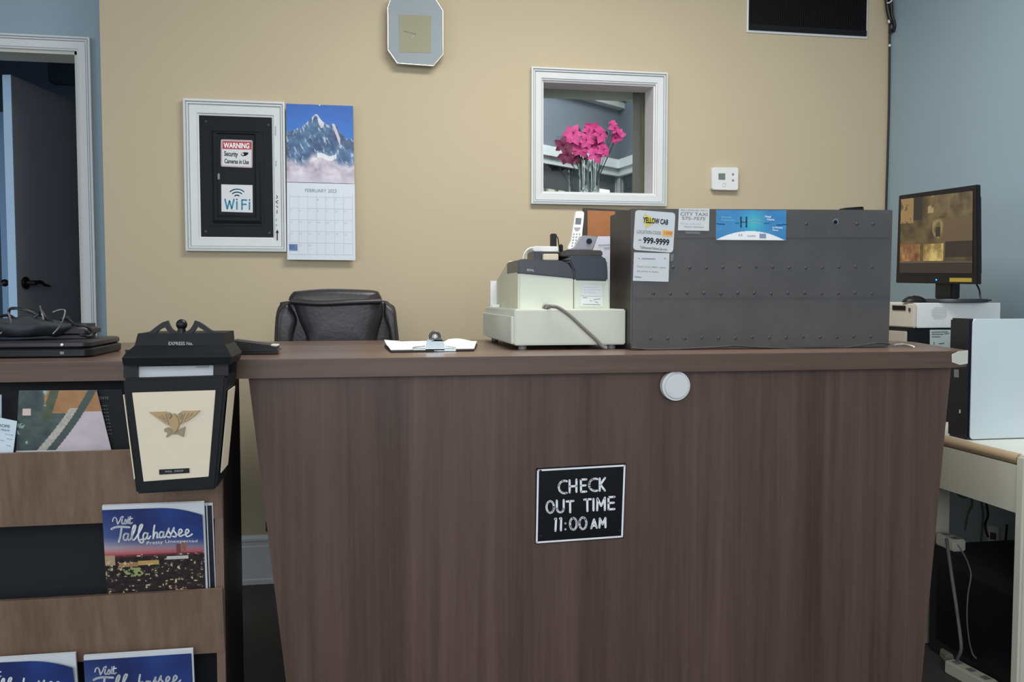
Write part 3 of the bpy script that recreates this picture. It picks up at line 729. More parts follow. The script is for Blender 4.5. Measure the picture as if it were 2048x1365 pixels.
# eagle emblem in relief
def ez(x, y): return (280+x/8.53, 800+y/8.53)
We = lambda d: PY(YM-.003-d)
def emb(name, pts, d, m): return obj(name, pxprism([ez(*p) for p in pts], We(d), (0, d, 0), .0006), m, mb)
emb('eagle_wing', [(150, 215), (300, 210), (450, 205), (500, 250), (545, 330), (520, 450), (440, 420), (330, 345), (240, 280)], .004, m_gold)
emb('eagle_wing', [(1025, 185), (860, 195), (720, 190), (660, 250), (620, 330), (640, 440), (720, 400), (830, 350), (940, 270)], .004, m_gold)
emb('eagle_body', [(560, 240), (600, 250), (650, 330), (665, 430), (620, 540), (580, 560), (530, 500), (500, 440), (530, 330)], .007, m_gold)
for k in range(3):
    t = k*.22
    emb('feather', [(420-60*k, 240+20*k), (440-60*k, 240+20*k), (500-50*k, 430-45*k), (484-50*k, 425-45*k)], .0055, m_bronze)
    emb('feather', [(750+70*k, 230-4*k), (770+70*k, 230-4*k), (700+60*k, 410-45*k), (684+60*k, 412-45*k)], .0055, m_bronze)
for x in (455, 640):
    emb('shield', [(x, 250), (x+45, 220), (x+85, 275), (x+40, 335)], .007, m_bronze)
emb('eagle_tail', [(410, 500), (480, 470), (540, 520), (600, 560), (680, 500), (770, 460), (760, 540), (740, 640), (640, 590), (540, 590), (440, 650), (470, 560), (415, 550)], .003, m_bronze)
obj('name_plate', pxprism([ez(*p) for p in [(325, 1195), (838, 1170), (842, 1250), (328, 1280)]], PY(YM-.0045), (0, .002, 0)), m_black, mb)
text('MAIL  DROP', [ez(*p) for p in [(430, 1212), (740, 1195), (742, 1228), (432, 1245)]], PY(YM-.0048), mat('pale_letter2', (150, 146, 150), .5), mb, bold=.02)
# envelope in the slot
env = thing('envelope', 'white envelope sticking up from the mail box slot', 'envelope', at(350, 760, Y=YM+.03))
obj('paper_sheet', pxprism([(275, 734), (427, 731), (426, 770), (277, 772)], PY(YM+.022), (0, .002, 0)), m_paper, env)
obj('stamp', pxprism([(392, 733), (418, 732.5), (418, 736), (392, 736.5)], PY(YM+.0212), (0, .0006, 0)), mat('lilac_stamp', (176, 174, 182), .6), env)

# ---- black card terminal behind the mail box
q0 = at(455, 712, Z=ZC); 
ctm = thing('handset', 'black wedge-shaped handset lying on the countertop right of the mail box', 'handset', (-.24, 2.2, ZC))
bm = prism([at(458, 681, Y=2.12), at(545, 692, Y=2.12), at(557, 697, Y=2.12), Vector((at(557, 711, Y=2.12).x, 2.12, ZC+.002)), Vector((at(455, 711, Y=2.12).x, 2.12, ZC+.002))], (0, .09, 0), .006)
obj('shell', bm, m_black, ctm, smooth=40)
obj('pale_cap', box(at(540, 700, Y=2.118).x, at(555, 700, Y=2.118).x, 2.13, 2.17, at(545, 694, Y=2.118).z, at(545, 690.5, Y=2.118).z, .001), m_beige, ctm)

# ---- clipboard with papers
cb = thing('clipboard', 'dark clipboard with white papers under a steel clip', 'clipboard', (.16, 2.3, ZC))
Q = [at(782, 706, Z=ZC), at(948, 703, Z=ZC), at(944, 687, Z=ZC), at(765, 686, Z=ZC)]
Q[3].y = min(Q[3].y, 2.42); Q[2].y = min(Q[2].y, 2.42)
obj('board', prism([p+ZZ*.001 for p in Q], (0, 0, .004), .001), mat('brown_board', (52, 40, 34), .5), cb)
cx = (Q[0].x+Q[1].x)/2; yy0 = Q[0].y
random.seed(4)
bm = bmesh.new(); n1, n2 = 16, 8; G = []
for j in range(n2+1):
    row = []
    for i in range(n1+1):
        u, v = i/n1, j/n2; a = Q[0].lerp(Q[1], u); b = Q[3].lerp(Q[2], u); p = a.lerp(b, .04+v*.92)
        row.append(bm.verts.new(p+ZZ*(.0065+.012*v*(.2+fbm(u*9, v*4))*(1 if abs(u-.55) > .1 else .4)+(.006*max(0, .2-abs(u-.8))/.2*v))))
    G.append(row)
for j in range(n2):
    for i in range(n1): bm.faces.new([G[j][i], G[j][i+1], G[j+1][i+1], G[j+1][i]])
ret = bmesh.ops.extrude_face_region(bm, geom=list(bm.faces)); 
for v in [g for g in ret['geom'] if isinstance(g, bmesh.types.BMVert)]: v.co.z -= .0012
pp = obj('paper', bm, m_paper, None, smooth=60, label='crumpled white sheets held on the clipboard', cat='paper')
a = at(850, 700, Y=yy0+.02); b = at(892, 700, Y=yy0+.02); zc0 = ZC+.006
W = PY(yy0+.012)
bm = prism([W(850, 702), W(890, 702), W(889, 690), W(886, 680), W(855, 679), W(852, 690)], (0, .004, 0), .001)
obj('clip_jaw', bm, m_chrome, cb)
obj('clip_plate', prism([W(826, 698), W(912, 698), W(912, 703), W(826, 703)], (0, .035, 0), .001), m_chrome, cb)
obj('clip_wire', tube([W(826, 695), W(850, 692)], .0016, None, 6, smooth=False), m_chrome, cb)
obj('clip_wire', tube([W(891, 692), W(912, 695)], .0016, None, 6, smooth=False), m_chrome, cb)
m_ds = mat('dark_steel', (84, 84, 84), .35, metal=.6)
cl0 = W(870, 674)+Vector((0, .004, 0)); rk0 = .0115
obj('clip_ring', tube([cl0+Vector((rk0*math.cos(t), 0, rk0*math.sin(t))) for t in [i*math.pi/6 for i in range(12)]], .0036, None, 8, cyc=True), m_ds, cb, smooth=60, label='dark round finger ring of the clip')
obj('clip_spring', cyl(cl0, (0, 1, 0), .0045, .010, 14, bev=.001), m_chrome, cb, smooth=40)
obj('clip_lever', prism([W(855, 683), W(887, 683), W(882, 676), W(860, 676)], (0, .005, 0)), m_ds, cb)

# ================================================================== OFFICE CHAIR
YC = 3.1
ch = thing('office_chair', 'dark brown leather office chair behind the countertop against the tan wall', 'chair', (at(672, 600, Y=YC).x, YC, 0))
def cushion(pts, Y, depth, puff, m, name, lab=None):
    """padded slab: outline in pixels, rings shrink towards a domed front"""
    P = [at(x, y, Y=Y) for x, y in pts]; c = sum(P, Vector())/len(P); bm = bmesh.new(); rings = []
    for s, d in ((.96, depth), (1, depth*.6), (1, 0), (.985, -puff*.35), (.95, -puff*.62), (.88, -puff*.85), (.7, -puff), (.35, -puff*1.04)):
        rings.append([bm.verts.new(Vector((c.x+(p.x-c.x)*s, Y+d, c.z+(p.z-c.z)*s))) for p in P])
    n = len(P)
    for i in range(len(rings)-1):
        for k in range(n): bm.faces.new([rings[i][k], rings[i][(k+1) % n], rings[i+1][(k+1) % n], rings[i+1][k]])
    bm.faces.new(rings[0]); bm.faces.new(rings[-1])
    return obj(name, bm, m, ch, smooth=60, label=lab)
def cz(x, y): return (530+x/4.763, 560+y/4.763)
def cspl(pts): return [tuple(p) for p in spline([cz(*p) for p in pts], 4)]
cushion(cspl([(85, 760), (90, 520), (105, 330), (140, 240), (200, 205), (700, 180), (1110, 195), (1190, 225), (1240, 270), (1258, 400), (1275, 560), (1290, 760)]), YC+.02, .06, .02, m_leather, 'back_shell')
cushion(cspl([(400, 760), (395, 560), (330, 400), (270, 230), (225, 190), (260, 125), (320, 105), (600, 85), (900, 92), (1060, 105), (1095, 140), (1115, 195), (1120, 350), (1065, 560), (1060, 760)]), YC-.012, .02, .035, m_leather, 'back_cushion')
cushion(cspl([(110, 760), (105, 520), (118, 330), (150, 258), (210, 215), (250, 260), (305, 380), (262, 560), (255, 760)]), YC, .02, .03, m_leather, 'side_bolster')
cushion(cspl([(1140, 205), (1195, 240), (1235, 290), (1250, 440), (1262, 600), (1270, 760), (1225, 760), (1180, 480), (1130, 330)]), YC, .02, .03, m_leather, 'side_bolster')
# seam roll across the head cushion
tube([at(*cz(250, 205), Y=YC-.045), at(*cz(500, 225), Y=YC-.062), at(*cz(800, 215), Y=YC-.062), at(*cz(1100, 205), Y=YC-.045)], .010, b_ := bmesh.new(), 8)
obj('head_roll', b_, m_leather, ch, smooth=60)
cxx = ch.location.x
obj('lower_back', box(cxx-.2, cxx+.2, YC-.03, YC+.07, .46, .84, .03, seg=3), m_leather, ch, smooth=50)
obj('seat', box(cxx-.21, cxx+.25, YC-.38, YC+.06, .38, .48, .035, seg=3), m_leather, ch, smooth=50)
for s in (-1, 1):
    bm = tube([(cxx+s*.17, YC, .55), (cxx+s*.195, YC-.02, .66), (cxx+s*.195, YC-.20, .66), (cxx+s*.185, YC-.24, .5), (cxx+s*.17, YC-.22, .42)], .018)
    obj('armrest', bm, m_black, ch, smooth=60)
obj('post', cyl((cxx+.03, YC-.1, .24), (0, 0, 1), .028, .28), m_black, ch, smooth=40)
for k in range(5):
    a = k*2*math.pi/5; e = Vector((cxx+.03+.22*math.cos(a), YC-.1+.22*math.sin(a), .075))
    obj('foot', tube([(cxx+.03, YC-.1, .11), e], lambda t: .024-.01*t, smooth=False), m_black, ch, smooth=60)
    obj('caster', cyl(e-ZZ*.045, (math.sin(a), -math.cos(a), 0), .029, .035, bev=.004), m_black, ch, smooth=40)

# ================================================================== CASH REGISTER
yr = 2.19; yre = 2.72
rx = at(1026, 699, Y=yr).x; rxe = at(1251, 690, Y=yr).x
zt1 = at(1100, 619, Y=yr).z
cr = thing('cash_register', 'beige cash register with dark top standing side-on on the countertop', 'cash register', ((rx+rxe)/2, 2.48, ZC))
obj('drawer_housing', box(rx+.004, rxe, yr, yre, ZC+.012, zt1, .003), m_beige, cr)
obj('drawer_front', box(rx-.004, rx+.004, yr+.004, yre-.004, ZC+.016, zt1-.018, .0015), m_beige, cr)
for x in (rx+.03, rxe-.03):
    for y in (yr+.03, yre-.03): obj('foot', cyl((x, y, ZC+.006), (0, 0, 1), .011, .011, 16), m_grey, cr, smooth=40)
# upper body: side profile (pixels on the near side) run back
yu = 2.245; Wu = PY(yu); dpt = .38
xk = Wu(1039, 590).x; KX = PX(xk)
y16 = KX(1016, 530).y; y92 = KX(992, 590).y
obj('body', pxprism([(1039, 622), (1039, 546), (1060, 549), (1147, 557.5), (1147, 622)], Wu, (0, y16-yu, 0), .002), m_beige, cr)
zA_ = KX(1016, 522).z; zB_ = KX(992, 563).z; zC_ = Wu(1039, 622).z; xq = Wu(1147, 590).x
obj('keyboard_deck', prism([(xk+.0005, y16+.001, zC_), (xk+.0005, y92, zC_), (xk+.0005, y92, zB_), (xk+.0005, y16+.001, zA_)], (xq-xk-.002, 0, 0), .002), mat('cream_plastic', (212, 212, 186), .5), cr)
obj('printer_housing', pxprism([(1148.5, 623), (1148.5, 558), (1217, 562), (1220, 623)], Wu, (0, dpt, 0), .002), m_beige, cr)
lid = [(1036, 547), (1036, 521), (1046, 518), (1090, 520), (1122, 521), (1136, 527), (1146, 540), (1150, 558), (1100, 553)]
obj('top_cover', pxprism(lid, PY(yu-.002), (0, y16-yu-.004, 0), .003), m_dgrey, cr, smooth=40)
obj('cream_cheek', prism([KX(*p) for p in [(1038.5, 622), (1038.5, 548), (1034, 541), (1028, 537), (1021, 539), (1016.5, 544), (1016.5, 617)]], (-.004, 0, 0)), MC['cream_plastic'], cr)
lid2 = [(1150, 561), (1147, 542), (1139, 522), (1143, 513), (1150, 511), (1200, 512), (1209, 514), (1214, 521), (1216, 540), (1216, 562.5)]
obj('printer_cover', pxprism(lid2, PY(yu-.006), (0, dpt-.05, 0), .004), mat('slate_plastic', (50, 56, 66), .28), cr, smooth=40)
obj('rear_cover', pxprism([(1128, 513), (1128, 502), (1150, 500), (1205, 501), (1206, 513)], PY(yu+.05), (0, .25, 0), .003), mat('dark_taupe_plastic', (62, 56, 56), .4), cr)
text('ROYAL', [(1054, 538), (1068, 539), (1068, 543.5), (1054, 542.5)], PY(yu-.0028), mat('silver_ink', (180, 184, 190), .4), cr, bold=.03)
# cable grommet
bm = tube([Wu(1092, 616)+Vector((0, -.004, 0))+Vector((.008*math.cos(t), 0, .008*math.sin(t))) for t in [i*math.pi/4 for i in range(8)]], .003, None, 6, cyc=True)
obj('grommet', bm, m_grey, cr, smooth=60)
ca = tube([at(1092, 616, Y=yu-.004), at(1100, 613, Y=yr-.006), at(1117, 616, Y=yr-.010), at(1140, 632, Y=yr-.010), at(1165, 655, Y=yr-.011), at(1190, 678, Y=yr-.012), at(1206, 694, Y=yr-.014), at(1214, 697, Y=yr-.016)], .0048)
for v in ca.verts: v.co.z = max(v.co.z, ZC+.001)
obj('power_cable', ca, m_greycable, cr, smooth=60)
lb = thing('receipt_label', 'white printed label stuck on the right rear side of the cash register', 'label', Wu(1184, 612))
obj('label_sheet', pxprism([(1164, 570), (1205, 570.5), (1205, 593), (1164, 592)], PY(yu-.0015), (0, .001, 0)), m_paper, lb)
strokes('lettering', [[(1168, 575), (1198, 575.5)], [(1168, 580), (1201, 580)], [(1168, 585), (1192, 585.5)]], .9, PY(yu-.002), m_lgink, lb, curve=False)
lb = thing('receipt_label', 'white printed label just below another on the cash register side', 'label', Wu(1184, 613))
obj('label_sheet', pxprism([(1162, 593.5), (1206, 594), (1206, 613), (1161, 612)], PY(yu-.0016), (0, .001, 0)), m_wplastic, lb)
strokes('lettering', [[(1166, 596), (1174, 596)], [(1180, 602), (1184, 602)], [(1187, 600), (1200, 598)], [(1190, 604), (1196, 606)], [(1166, 609), (1200, 610)]], 1.1, PY(yu-.0021), m_gink, lb, curve=False)
# white card behind the left of the register
pc = thing('paper_slip', 'white paper slip standing at the left end of the register drawer', 'paper', (xk-.02, 2.62, zt1))
Wp = PY(2.64)
obj('sheet', prism([Vector((Wp(981, 600).x, 2.64, zt1+.001)), Vector((Wp(993, 600).x, 2.64, zt1+.001)), Wp(993, 562), Wp(981, 562)], (0, .002, 0)), m_paper, pc)
obj('register_key', box(Wp(975, 605).x, Wp(990, 605).x, 2.55, 2.56, zt1+.0005, zt1+.009, .001), m_wplastic, None, label='small white key tag on the left of the register drawer', cat='key tag')

# items on top of the register
ztop = Wu(1090, 519).z
zc_ = at(1100, 519, Y=2.40).z
rt = thing('router', 'white flat adapter box with a curved white cable on the cash register', 'router', (at(1090, 505, Y=2.38).x, 2.38, ztop))
Wt = PY(2.36)
zlow = ztop+.002
obj('dark_stand', prism([Vector((Wt(1068, 500).x, 2.36, zlow)), Vector((Wt(1117, 500).x, 2.36, zlow)), Wt(1117, 503), Wt(1068, 503)], (0, .1, 0), .002), m_dgrey, rt)
obj('white_case', pxprism([(1067, 503), (1065, 497), (1069, 492.5), (1117, 493), (1117, 503.5)], PY(2.355), (0, .1, 0), .002), m_wplastic, rt)
obj('cable', tube([at(1068, 495, Y=2.4), at(1058, 498, Y=2.4), at(1050, 506, Y=2.4), at(1046, 518, Y=2.4)], .0025), m_wplastic, rt, smooth=60)
sb = thing('small_box', 'small cream box on the register top in front of the white adapter', 'box', (Wu(1102, 519).x, 2.33, ztop))
obj('carton', prism([Vector((at(1087, 515, Y=2.335).x, 2.335, zlow)), Vector((at(1117, 515, Y=2.335).x, 2.335, zlow)), at(1117, 508, Y=2.335), at(1087, 508, Y=2.335)], (0, .018, 0), .0015), m_cream, sb)
st = thing('aerial_block', 'upright black aerial block behind the white adapter', 'aerial', at(1107, 492, Y=2.43))
zq = at(1110, 493, Y=2.355).z
obj('block', box(at(1101, 480, Y=2.43).x, at(1112, 480, Y=2.43).x, 2.42, 2.44, zq+.001, at(1107, 468, Y=2.43).z, .002), m_black, st)
obj('block_cable', tube([at(1112, 471, Y=2.43), at(1116, 478, Y=2.43), at(1118, 492, Y=2.44), at(1122, 502, Y=2.46)], .0015), m_cable, st, smooth=60)
obj('charger_plug', box(at(1118, 500, Y=2.48).x, at(1125, 500, Y=2.48).x, 2.47, 2.49, at(1120, 502, Y=2.335+.05).z, at(1120, 489, Y=2.48).z, .003), m_black, None, label='small black plug between the adapter and the cordless phone', cat='plug')
# cordless phone and cradle on the rear cover
zr = at(1170, 500.5, Y=yu+.05).z
ph = thing('cordless_phone', 'white and silver cordless phone standing in its cradle on the register', 'telephone', (at(1160, 500, Y=2.42).x, 2.42, zr))
Y_h = 2.40; Wh = lambda x, y: at(x, y, Y=Y_h+(499-y)*.0006)
obj('handset', prism([Wh(*p) for p in [(1152, 425), (1154, 423), (1166, 423), (1168.5, 425), (1167.5, 440), (1162, 487), (1160, 499), (1136, 499), (1137, 495), (1143, 482), (1147, 455)]], (0, .018, 0), .0015), m_wplastic, ph)
Wh2 = lambda x, y: Wh(x, y)+Vector((0, -.0012, 0))
obj('display', prism([Wh2(*p) for p in [(1151.5, 436), (1163, 436.5), (1161.5, 449), (1150, 448.5)]], (0, .001, 0)), mat('lcd_grey', (84, 90, 98), .3), ph)
obj('navigation_keys', prism([Wh2(*p) for p in [(1148, 455), (1161, 455), (1160, 458), (1156, 462), (1152, 462), (1148.5, 458)]], (0, .001, 0)), m_grey, ph)
for j in range(5):
    for i in range(3):
        x = 1146.5-j*.9+i*5.6; y = 467+j*5.8
        obj('key', prism([Wh2(x, y), Wh2(x+3.2, y), Wh2(x+2.8, y+3), Wh2(x-.4, y+3)], (0, .001, 0)), m_grey, ph)
Wk = PY(2.385)
obj('cradle', pxprism([(1163, 472), (1172, 471), (1196, 474), (1185, 500), (1136, 500), (1150, 494)], Wk, (0, .07, 0), .002), mat('silver_plastic', (150, 152, 160), .35, metal=.2), ph)
obj('cradle_button', cyl(Wk(1178, 483)+Vector((0, -.001, 0)), (0, 1, 0), .008, .004, 20), m_black, ph, smooth=40)
for v in ():
    pass
# framed cork note board and leaflets behind
Yn = 2.66
cbn = thing('cork_board', 'orange cork board in a dark frame standing behind the register', 'cork board', (at(1200, 440, Y=Yn).x, Yn, ZC))
obj('frame', prism([Vector((at(1168, 500, Y=Yn).x, Yn, ZC+.001)), Vector((at(1262, 500, Y=Yn).x, Yn, ZC+.001)), at(1262, 421, Y=Yn), at(1168, 416, Y=Yn)], (0, .02, 0)), mat('dark_brown_frame', (58, 50, 46), .5), cbn)
obj('cork_sheet', pxprism([(1175, 421), (1230, 423), (1230, 540), (1175, 540)], PY(Yn-.002), (0, .002, 0)), m_cork, cbn)
lf = thing('leaflet_sheet', 'pale lilac printed sheet leaning behind the cordless phone', 'leaflet', (at(1205, 500, Y=2.63).x, 2.63, ZC))
Wl = PY(2.62)
obj('sheet', prism([Wl(1196, 473), Wl(1222, 473), Wl(1221, 500), Wl(1221, 640), Vector((Wl(1217, 640).x, 2.62, ZC+.001)), Vector((Wl(1180, 640).x, 2.62, ZC+.001)), Wl(1184, 506)], (0, .001, 0)), mat('lilac_paper', (204, 206, 220), .7), lf)
strokes('lettering', [[(1197, 491), (1220, 490)], [(1208, 497), (1219, 496)]], 1.4, PY(2.618), m_gink, lf, curve=False)

# ================================================================== WOODEN BOX WITH STICKERS
YX = 2.14
Wx = PY(YX)
bx = thing('wooden_box', 'large dark grey studded wooden box on the right of the countertop', 'box', (1.03, 2.25, ZC))
FL = Wx(1263, 600); FR = Wx(1782, 600)
xl = Wx(1264, 600).x; ztl = Wx(1265, 417.5).z; xr = Wx(1783, 560).x; ztr = Wx(1786, 420).z
yb2 = at(1222, 560, X=xl).y
pf = [(xl, YX, ZC+.001), (xr-.003, YX, ZC+.001), (xr, YX, ztr), (xl, YX, ztl)]
bm = prism(pf, (0, .014, 0), .002); obj('front_board', bm, m_boxf, bx)
bm = prism([(xl+.001, YX+.0145, ZC+.001), (xl+.015, YX+.0145, ZC+.001), (xl+.015, YX+.0145, ztl), (xl+.001, YX+.0145, ztl)], (0, yb2-YX, 0)); obj('side_board', bm, m_boxs, bx)
bm = prism([(xr-.018, YX+.0145, ZC+.001), (xr-.005, YX+.0145, ZC+.001), (xr-.005, YX+.0145, ztr), (xr-.018, YX+.0145, ztr)], (0, yb2-YX, 0)); obj('side_board', bm, m_boxs, bx)
bm = prism([(xl+.016, YX+.0145, ztl-.014), (xr-.019, YX+.0145, ztr-.014), (xr-.019, YX+.0145, ztr-.002), (xl+.016, YX+.0145, ztl-.002)], (0, yb2-YX, 0)); obj('top_board', bm, m_boxf, bx)
bm = prism([(xl+.016, yb2, ZC+.001), (xr-.019, yb2, ZC+.001), (xr-.019, yb2, ztr-.016), (xl+.016, yb2, ztl-.016)], (0, .012, 0)); obj('back_board', bm, m_boxs, bx)
# raised slats lines and torn foot strip
for y in (474, 594):
    bm = prism([Wx(1268, y), Wx(1780, y-1), Wx(1780, y+1.2), Wx(1268, y+2.2)], (0, -.0012, 0)); obj('ridge', bm, m_boxf, bx)
bm = bmesh.new(); pts = [(1263, 696), (1300, 699), (1360, 698), (1440, 694), (1470, 692), (1520, 695), (1640, 699), (1680, 697), (1740, 688), (1765, 686), (1780, 689)]
tube([at(x, y, Y=YX-.002) for x, y in pts], .0022, bm, 6)
for v in bm.verts: v.co.z = max(v.co.z, ZC+.001)
obj('torn_edge', bm, mat('worn_edge', (78, 76, 74), .5), bx, smooth=60)
def rivet_mesh():
    b = bmesh.new(); bmesh.ops.create_uvsphere(b, u_segments=10, v_segments=6, radius=.0042)
    bmesh.ops.transform(b, matrix=Matrix.Diagonal((1, .55, 1, 1)), verts=b.verts)
    me = bpy.data.meshes.new('rivet'); b.to_mesh(me); b.free(); me.shade_smooth(); me.materials.append(mat('grey_stud', (66, 66, 70), .35)); return me
RM = rivet_mesh()
def rivet(x, y):
    o = bpy.data.objects.new('rivet', RM); COL.objects.link(o); o.parent = bx; o.location = Wx(x, y)-bx.location
for x in (1613, 1714, 1746): rivet(x, 448)
for i in range(13): rivet(1346+i*33.2, 535+1.0*math.sin(i))
for i in range(14): rivet(1307+i*33.6, 587+.8*math.sin(i*2))
for i in range(14): rivet(1302+i*33.8, 677-.3*i+(1 if i % 3 else 0))
kx = Wx(1671, 444)
bm = cyl(kx, (0, 1, 0), .008, .003, 18); obj('keyhole_plate', bm, m_chrome, bx, smooth=40)
obj('keyhole', cyl(kx+Vector((-.001, -.001, -.001)), (0, 1, 0), .0055, .0032, 14), m_ink, bx, smooth=40)
# stickers
YS1 = YX-.0015; Wa = PY(YS1); Wa2 = PY(YS1-.0006); Wa3 = PY(YS1-.0009)
def rounded(q, r=.08, n=5):
    out = []
    for i in range(4):
        p0 = Vector(q[i]); a = (Vector(q[i-1])-p0); b = (Vector(q[(i+1) % 4])-p0); s = p0+a.normalized()*r; e = p0+b.normalized()*r
        for k in range(n+1):
            t = k/n; out.append(tuple(s*(1-t)**2+p0*2*t*(1-t)+e*t*t))
    return out
sk = thing('taxi_sticker', 'white round-cornered cab sticker with large phone number on the wooden box', 'sticker', Wa(1305, 503))
obj('sheet', pxprism(rounded([(1271, 420), (1351, 426), (1346, 506), (1266, 500)], 8), Wa, (0, .001, 0)), m_paper, sk)
obj('emblem', poly([(1288, 426), (1312, 442), (1290, 457), (1292, 446), (1284, 444), (1292, 438)], Wa2), m_yellow, sk)
text('YELLOW CAB', [(1286, 434), (1337, 439.5), (1336, 450), (1286, 446)], Wa3, m_ink, sk, bold=.03)
text('LOCATION CODE', [(1274, 460), (1322, 463), (1322, 470), (1274, 467)], Wa2, m_gink, sk, bold=.01)
obj('emblem', poly([(1325, 460), (1346, 462), (1345, 473), (1324, 472)], Wa2), m_orange, sk)
text('1500', [(1329, 463), (1345, 464), (1344, 470), (1328, 469)], Wa3, m_redink, sk)
text('850-', [(1277, 479), (1284, 479), (1284, 482), (1277, 482)], Wa2, m_ink, sk)
text('999-9999', [(1287, 474), (1339, 479), (1338, 492), (1286, 487)], Wa2, m_ink, sk, bold=.03)
text('TallahasseeYellowCab.com', [(1280, 492), (1335, 497), (1334, 502), (1280, 497)], Wa2, m_ink, sk)
sk = thing('taxi_sticker', 'small white taxi card taped at the top edge of the wooden box', 'sticker', Wa(1387, 462))
obj('sheet', pxprism([(1358, 417), (1419, 417.5), (1418, 462), (1356, 461)], Wa, (0, .001, 0)), m_wplastic, sk)
text('MAKE COMFORTABLE TRIPS TO', [(1361, 419), (1416, 420), (1416, 423), (1361, 422.5)], Wa2, m_gink, sk)
text('CITY TAXI', [(1361, 424.5), (1415, 426), (1415, 432.5), (1361, 431.5)], Wa2, m_gink, sk, bold=.01)
text('575-7575', [(1364, 433.5), (1411, 435), (1410, 441), (1364, 439.5)], Wa2, m_gink, sk, bold=.01)
text('We take credit cards', [(1361, 445), (1402, 446), (1402, 450), (1361, 449)], Wa2, m_lgink, sk)
text('Airport, Anywhere', [(1368, 452), (1408, 453), (1408, 457), (1368, 456)], Wa2, m_gink, sk)
obj('tape_strip', pxprism([(1371, 463), (1400, 464), (1400, 468.5), (1371, 467.5)], PY(YX-.001), (0, .001, 0)), m_tape, None, label='strip of clear tape below the small taxi card', cat='tape')
sk = thing('note_card', 'plain white note card below the rounded cab sticker', 'note', Wa(1302, 563))
obj('sheet', pxprism([(1268, 505), (1339, 507), (1337, 564), (1266, 562)], PY(YS1-.0012), (0, .001, 0)), m_paper, sk)
Wn = PY(YS1-.0016)
strokes('lettering', [[(1277, 517), (1278.5, 517)], [(1284, 517.6), (1310, 518.4)], [(1329, 517.5), (1331, 517.5)], [(1270, 554), (1282, 555)]], 1.6, Wn, m_gink, sk, curve=False)
text('Check in time 2:00pm - please', [(1274, 531), (1331, 534), (1331, 538), (1274, 536)], Wn, m_gink, sk)
text('ask prices in details.', [(1274, 540), (1318, 543), (1318, 547), (1274, 545)], Wn, m_gink, sk)
obj('tape_strip', pxprism([(1341, 508), (1348, 509), (1346, 522), (1341, 523)], PY(YX-.001), (0, .001, 0)), m_tape, None, label='scrap of clear tape at the right edge of the plain note card', cat='tape')
# blue leaflet banner
sk = thing('hotel_sticker', 'blue landscape sticker with white arc and letter H on the wooden box', 'sticker', Wa(1502, 481))
def sea(u, v):
    c = lerp((70, 150, 205), (58, 130, 190), fbm(u*4, v*4)*1.5-.3)
    c = lerp(c, (72, 190, 206), max(0, 1-abs(u-.53)*4)*max(0, 1-abs(v-.45)*1.7)*1.2)
    if abs(v-.46-.03*math.sin(u*9)) < .025 and (u < .12 or u > .86): c = (26, 84, 150)
    if abs(v-.44) < .03 and (.27 < u < .33 or .68 < u < .76): c = (34, 110, 160)
    if v > .70+((u-.49)/.49)**2*.30-.0 : c = (250, 250, 252)
    return c
qb = [(1433, 420), (1573, 421), (1572, 481), (1432, 480)]
obj('sheet', pxprism(qb, Wa, (0, .001, 0)), m_paper, sk)
picture('printed_face', qb, PY(YS1-.0005), sea, 140, 60, None, sk)
Wz = PY(YS1-.001)
strokes('lettering', [([(1482, 435), (1482, 454)], 3.2), ([(1493, 435), (1493, 454)], 3.2), ([(1482, 444.5), (1493, 444.5)], 1.5)], 3, Wz, mat('navy_ink', (24, 66, 110), .5), sk, curve=False)
strokes('swoosh', [[(1484, 445), (1500, 441), (1512, 439), (1524, 443)], [(1498, 447), (1510, 445), (1522, 448)]], .9, Wz, mat('pale_pink_ink', (190, 196, 214), .5), sk)
text('Discover', [(1443, 432), (1464, 433), (1464, 437), (1443, 436)], Wz, mat('pale_blue_ink', (150, 206, 230), .5), sk)
text('Happiness', [(1442, 438), (1470, 439), (1470, 443), (1442, 442)], Wz, MC['pale_blue_ink'], sk)
text('Hotel', [(1530, 431.5), (1542, 432), (1542, 436), (1530, 435)], Wz, m_wink, sk, bold=.03)
text('Charlie', [(1534, 437), (1549, 438), (1549, 441.5), (1534, 441)], Wz, m_wink, sk, bold=.03)
text('La Perena', [(1545, 453), (1565, 454), (1565, 457.5), (1545, 457)], Wz, m_wink, sk, bold=.03)
text('Mirror', [(1545, 459), (1557, 459.5), (1557, 462.5), (1545, 462)], Wz, m_wink, sk, bold=.03)
text('H', [(1478, 468), (1484, 468), (1484, 473), (1478, 473)], Wz, m_gink, sk)
text('hotellier', [(1495, 470), (1512, 470), (1512, 474), (1495, 474)], Wz, m_gink, sk)
obj('emblem', poly([(1519, 467.5), (1532, 468), (1532, 477), (1519, 476.5)], Wz), mat('grey_blue_ink', (140, 156, 182), .6), sk)
obj('stapler', prism([at(1690, 416, Y=2.26), at(1722, 413.5, Y=2.26), at(1727, 414, Y=2.26), at(1728, 424, Y=2.26), at(1690, 424, Y=2.26)], (0, .03, 0)), m_black, None, label='thin black object lying on top of the wooden box near its right end', cat='stapler')

# ---- puck under the counter edge
pk = thing('round_sensor', 'round white plastic disc stuck on the desk front under the top edge', 'doorbell', at(1350, 803, Y=1.98))
pcx = at(1350, 772, Y=1.985); rr_ = (at(1379, 772, Y=1.985).x-at(1322, 772, Y=1.985).x)/2
obj('body', cyl((pcx.x, 1.985, pcx.z), (0, 1, 0), rr_*.98, .028, 48, bev=.006), m_wplastic, pk, smooth=40)
obj('button_face', cyl((pcx.x+.002, 1.9722, pcx.z), (0, 1, 0), rr_*.76, .004, 48, bev=.001), m_wplastic, pk, smooth=40)

